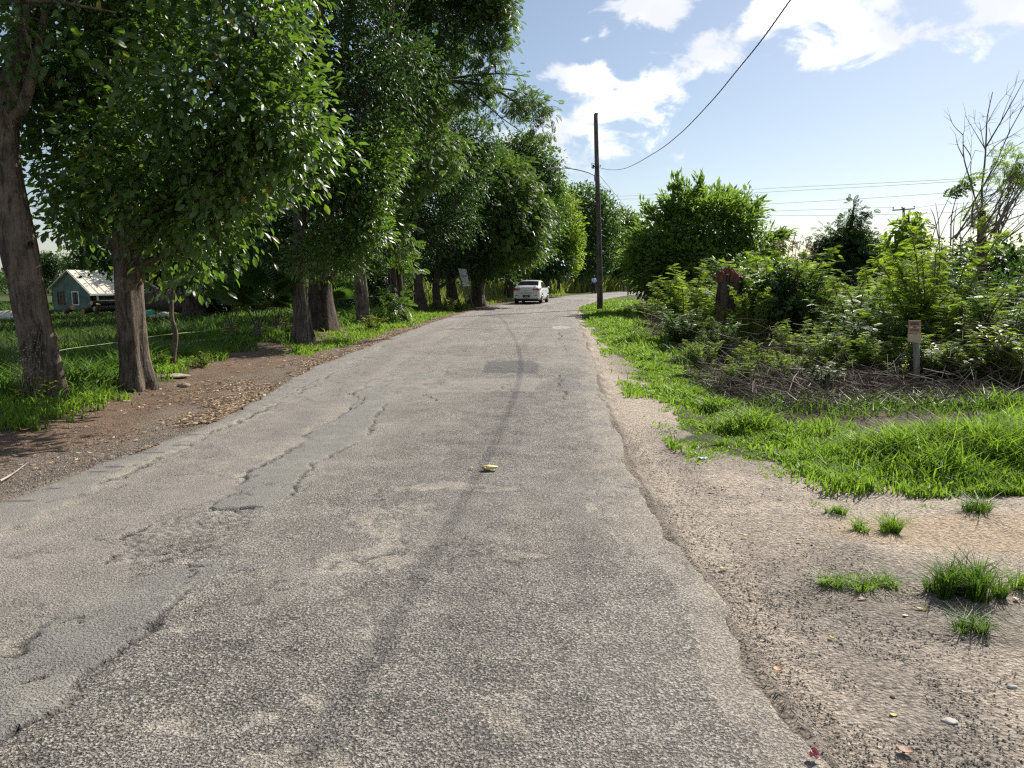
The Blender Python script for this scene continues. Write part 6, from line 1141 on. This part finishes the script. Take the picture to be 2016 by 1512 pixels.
fallen('paper_scrap', 'pale blue paper scrap left of the grass edge', 'litter', 1384, 906, .09, .05, .2, 'paper_blue', 71, .3); fallen('plastic_scrap', 'pale teal plastic scrap at the lush grass edge', 'litter', 1600, 937, .12, .05, .1, 'bag_teal', 72, .2); fallen('pink_rag', 'crumpled pink scrap at the bottom of the broken road edge', 'litter', 1602, 1499, .032, .028, .5, 'pink_rag', 73, .9); fallen('paper_scrap', 'white paper scrap in the grass right of the pole foot', 'litter', 1226, 601, .35, .2, .2, 'paper_white', 74, .4); fallen('paper_scrap', 'second white paper scrap in the grass, further right of the pole foot', 'litter', 1249, 607, .3, .2, .8, 'paper_white', 75, .4); fallen('paper_scrap', 'white litter on the verge in front of the notice board', 'litter', 951, 600, .4, .2, .3, 'paper_white', 76, .4)
rock('pebble', 'flat pale pebble at the lower right, biggest of the white ones', G(1870, 1422)+[0, 0, .004], (.026, .018, .008), 91, cat='pebble', group='pale pebbles on the right verge'); rock('pebble', 'small rounded white pebble above the curled brown leaf', G(1781, 1371)+[0, 0, .004], (.010, .009, .007), 92, cat='pebble', group='pale pebbles on the right verge'); rock('pebble', 'white pebble level with the long yellow leaf', G(1694, 1213)+[0, 0, .004], (.010, .008, .006), 93, cat='pebble', group='pale pebbles on the right verge'); rock('pebble', 'pale shell like pebble near the right picture edge', G(1993, 1354)+[0, 0, .004], (.022, .012, .007), 94, cat='pebble', group='pale pebbles on the right verge')
rock('dark_stone', 'small black stone left of the rounded white pebble', G(1757, 1376)+[0, 0, .004], (.012, .010, .008), 95, 'tyre', 'stone')
# squashed yellow fruit on the road
M['mango'] = plain('mango', (.72, .50, .10), .45, .3, 14, col2=(.78, .66, .34)); M['mango_dark'] = plain('mango_dark', (.40, .22, .03), .5)
g = G(962, 925); fr_ = thing('squashed_fruit', 'squashed yellow fruit lying on the road in the tyre mark', 'fruit', g); bm = bmesh.new(); bmesh.ops.create_icosphere(bm, subdivisions=3, radius=1); V = np.array([v.co for v in bm.verts]); Fx = [[v.index for v in f.verts] for f in bm.faces]; bm.free()
V = V*(.82+.35*vn3(V*1.7+5, 4))[:, None]*[.037, .04, .022]; V[:, 0] += .02*np.sign(V[:, 0])*(np.abs(V[:, 0]) > .03); V[:, 2] = np.maximum(V[:, 2], -.012)+.02; V[:, 0] *= 1+.3*(V[:, 0] > 0); MB().add(V+g, Fx).build('flesh', M['mango'], fr_, smooth=True)
q = MB(); q.tube([g+[-.05, -.01, .018], g+[-.035, -.028, .02], g+[-.02, -.04, .014]], [.008, .014, .008], 6); q.build('bruise', M['mango_dark'], fr_, smooth=True)
fallen('fruit_scrap', 'tiny yellow scrap left of the squashed fruit', 'fruit scrap', 931, 923.5, .035, .02, .0, 'leaf_yellow', 81, .3)
q = MB(); q.tube(spline([G(1835, 950)+[0, 0, .03], G(1870, 965)+[0, 0, .03], G(1915, 995)+[0, 0, .02]], 10), np.linspace(.008, .003, 10), 5); tag(lone(q.build('twig', M['twig']), tuple(G(1870, 965))), 'thin dark twig poking out of the lush grass at the right', 'twig')
q = MB(); q.tube(spline([G(0, 952)+[0, 0, .02], G(25, 940)+[0, 0, .03], G(55, 915)+[0, 0, .02]], 10), np.linspace(.012, .004, 10), 5); tag(lone(q.build('twig', M['twig_pale']), tuple(G(25, 940))), 'pale twig on the left verge at the picture edge', 'twig')
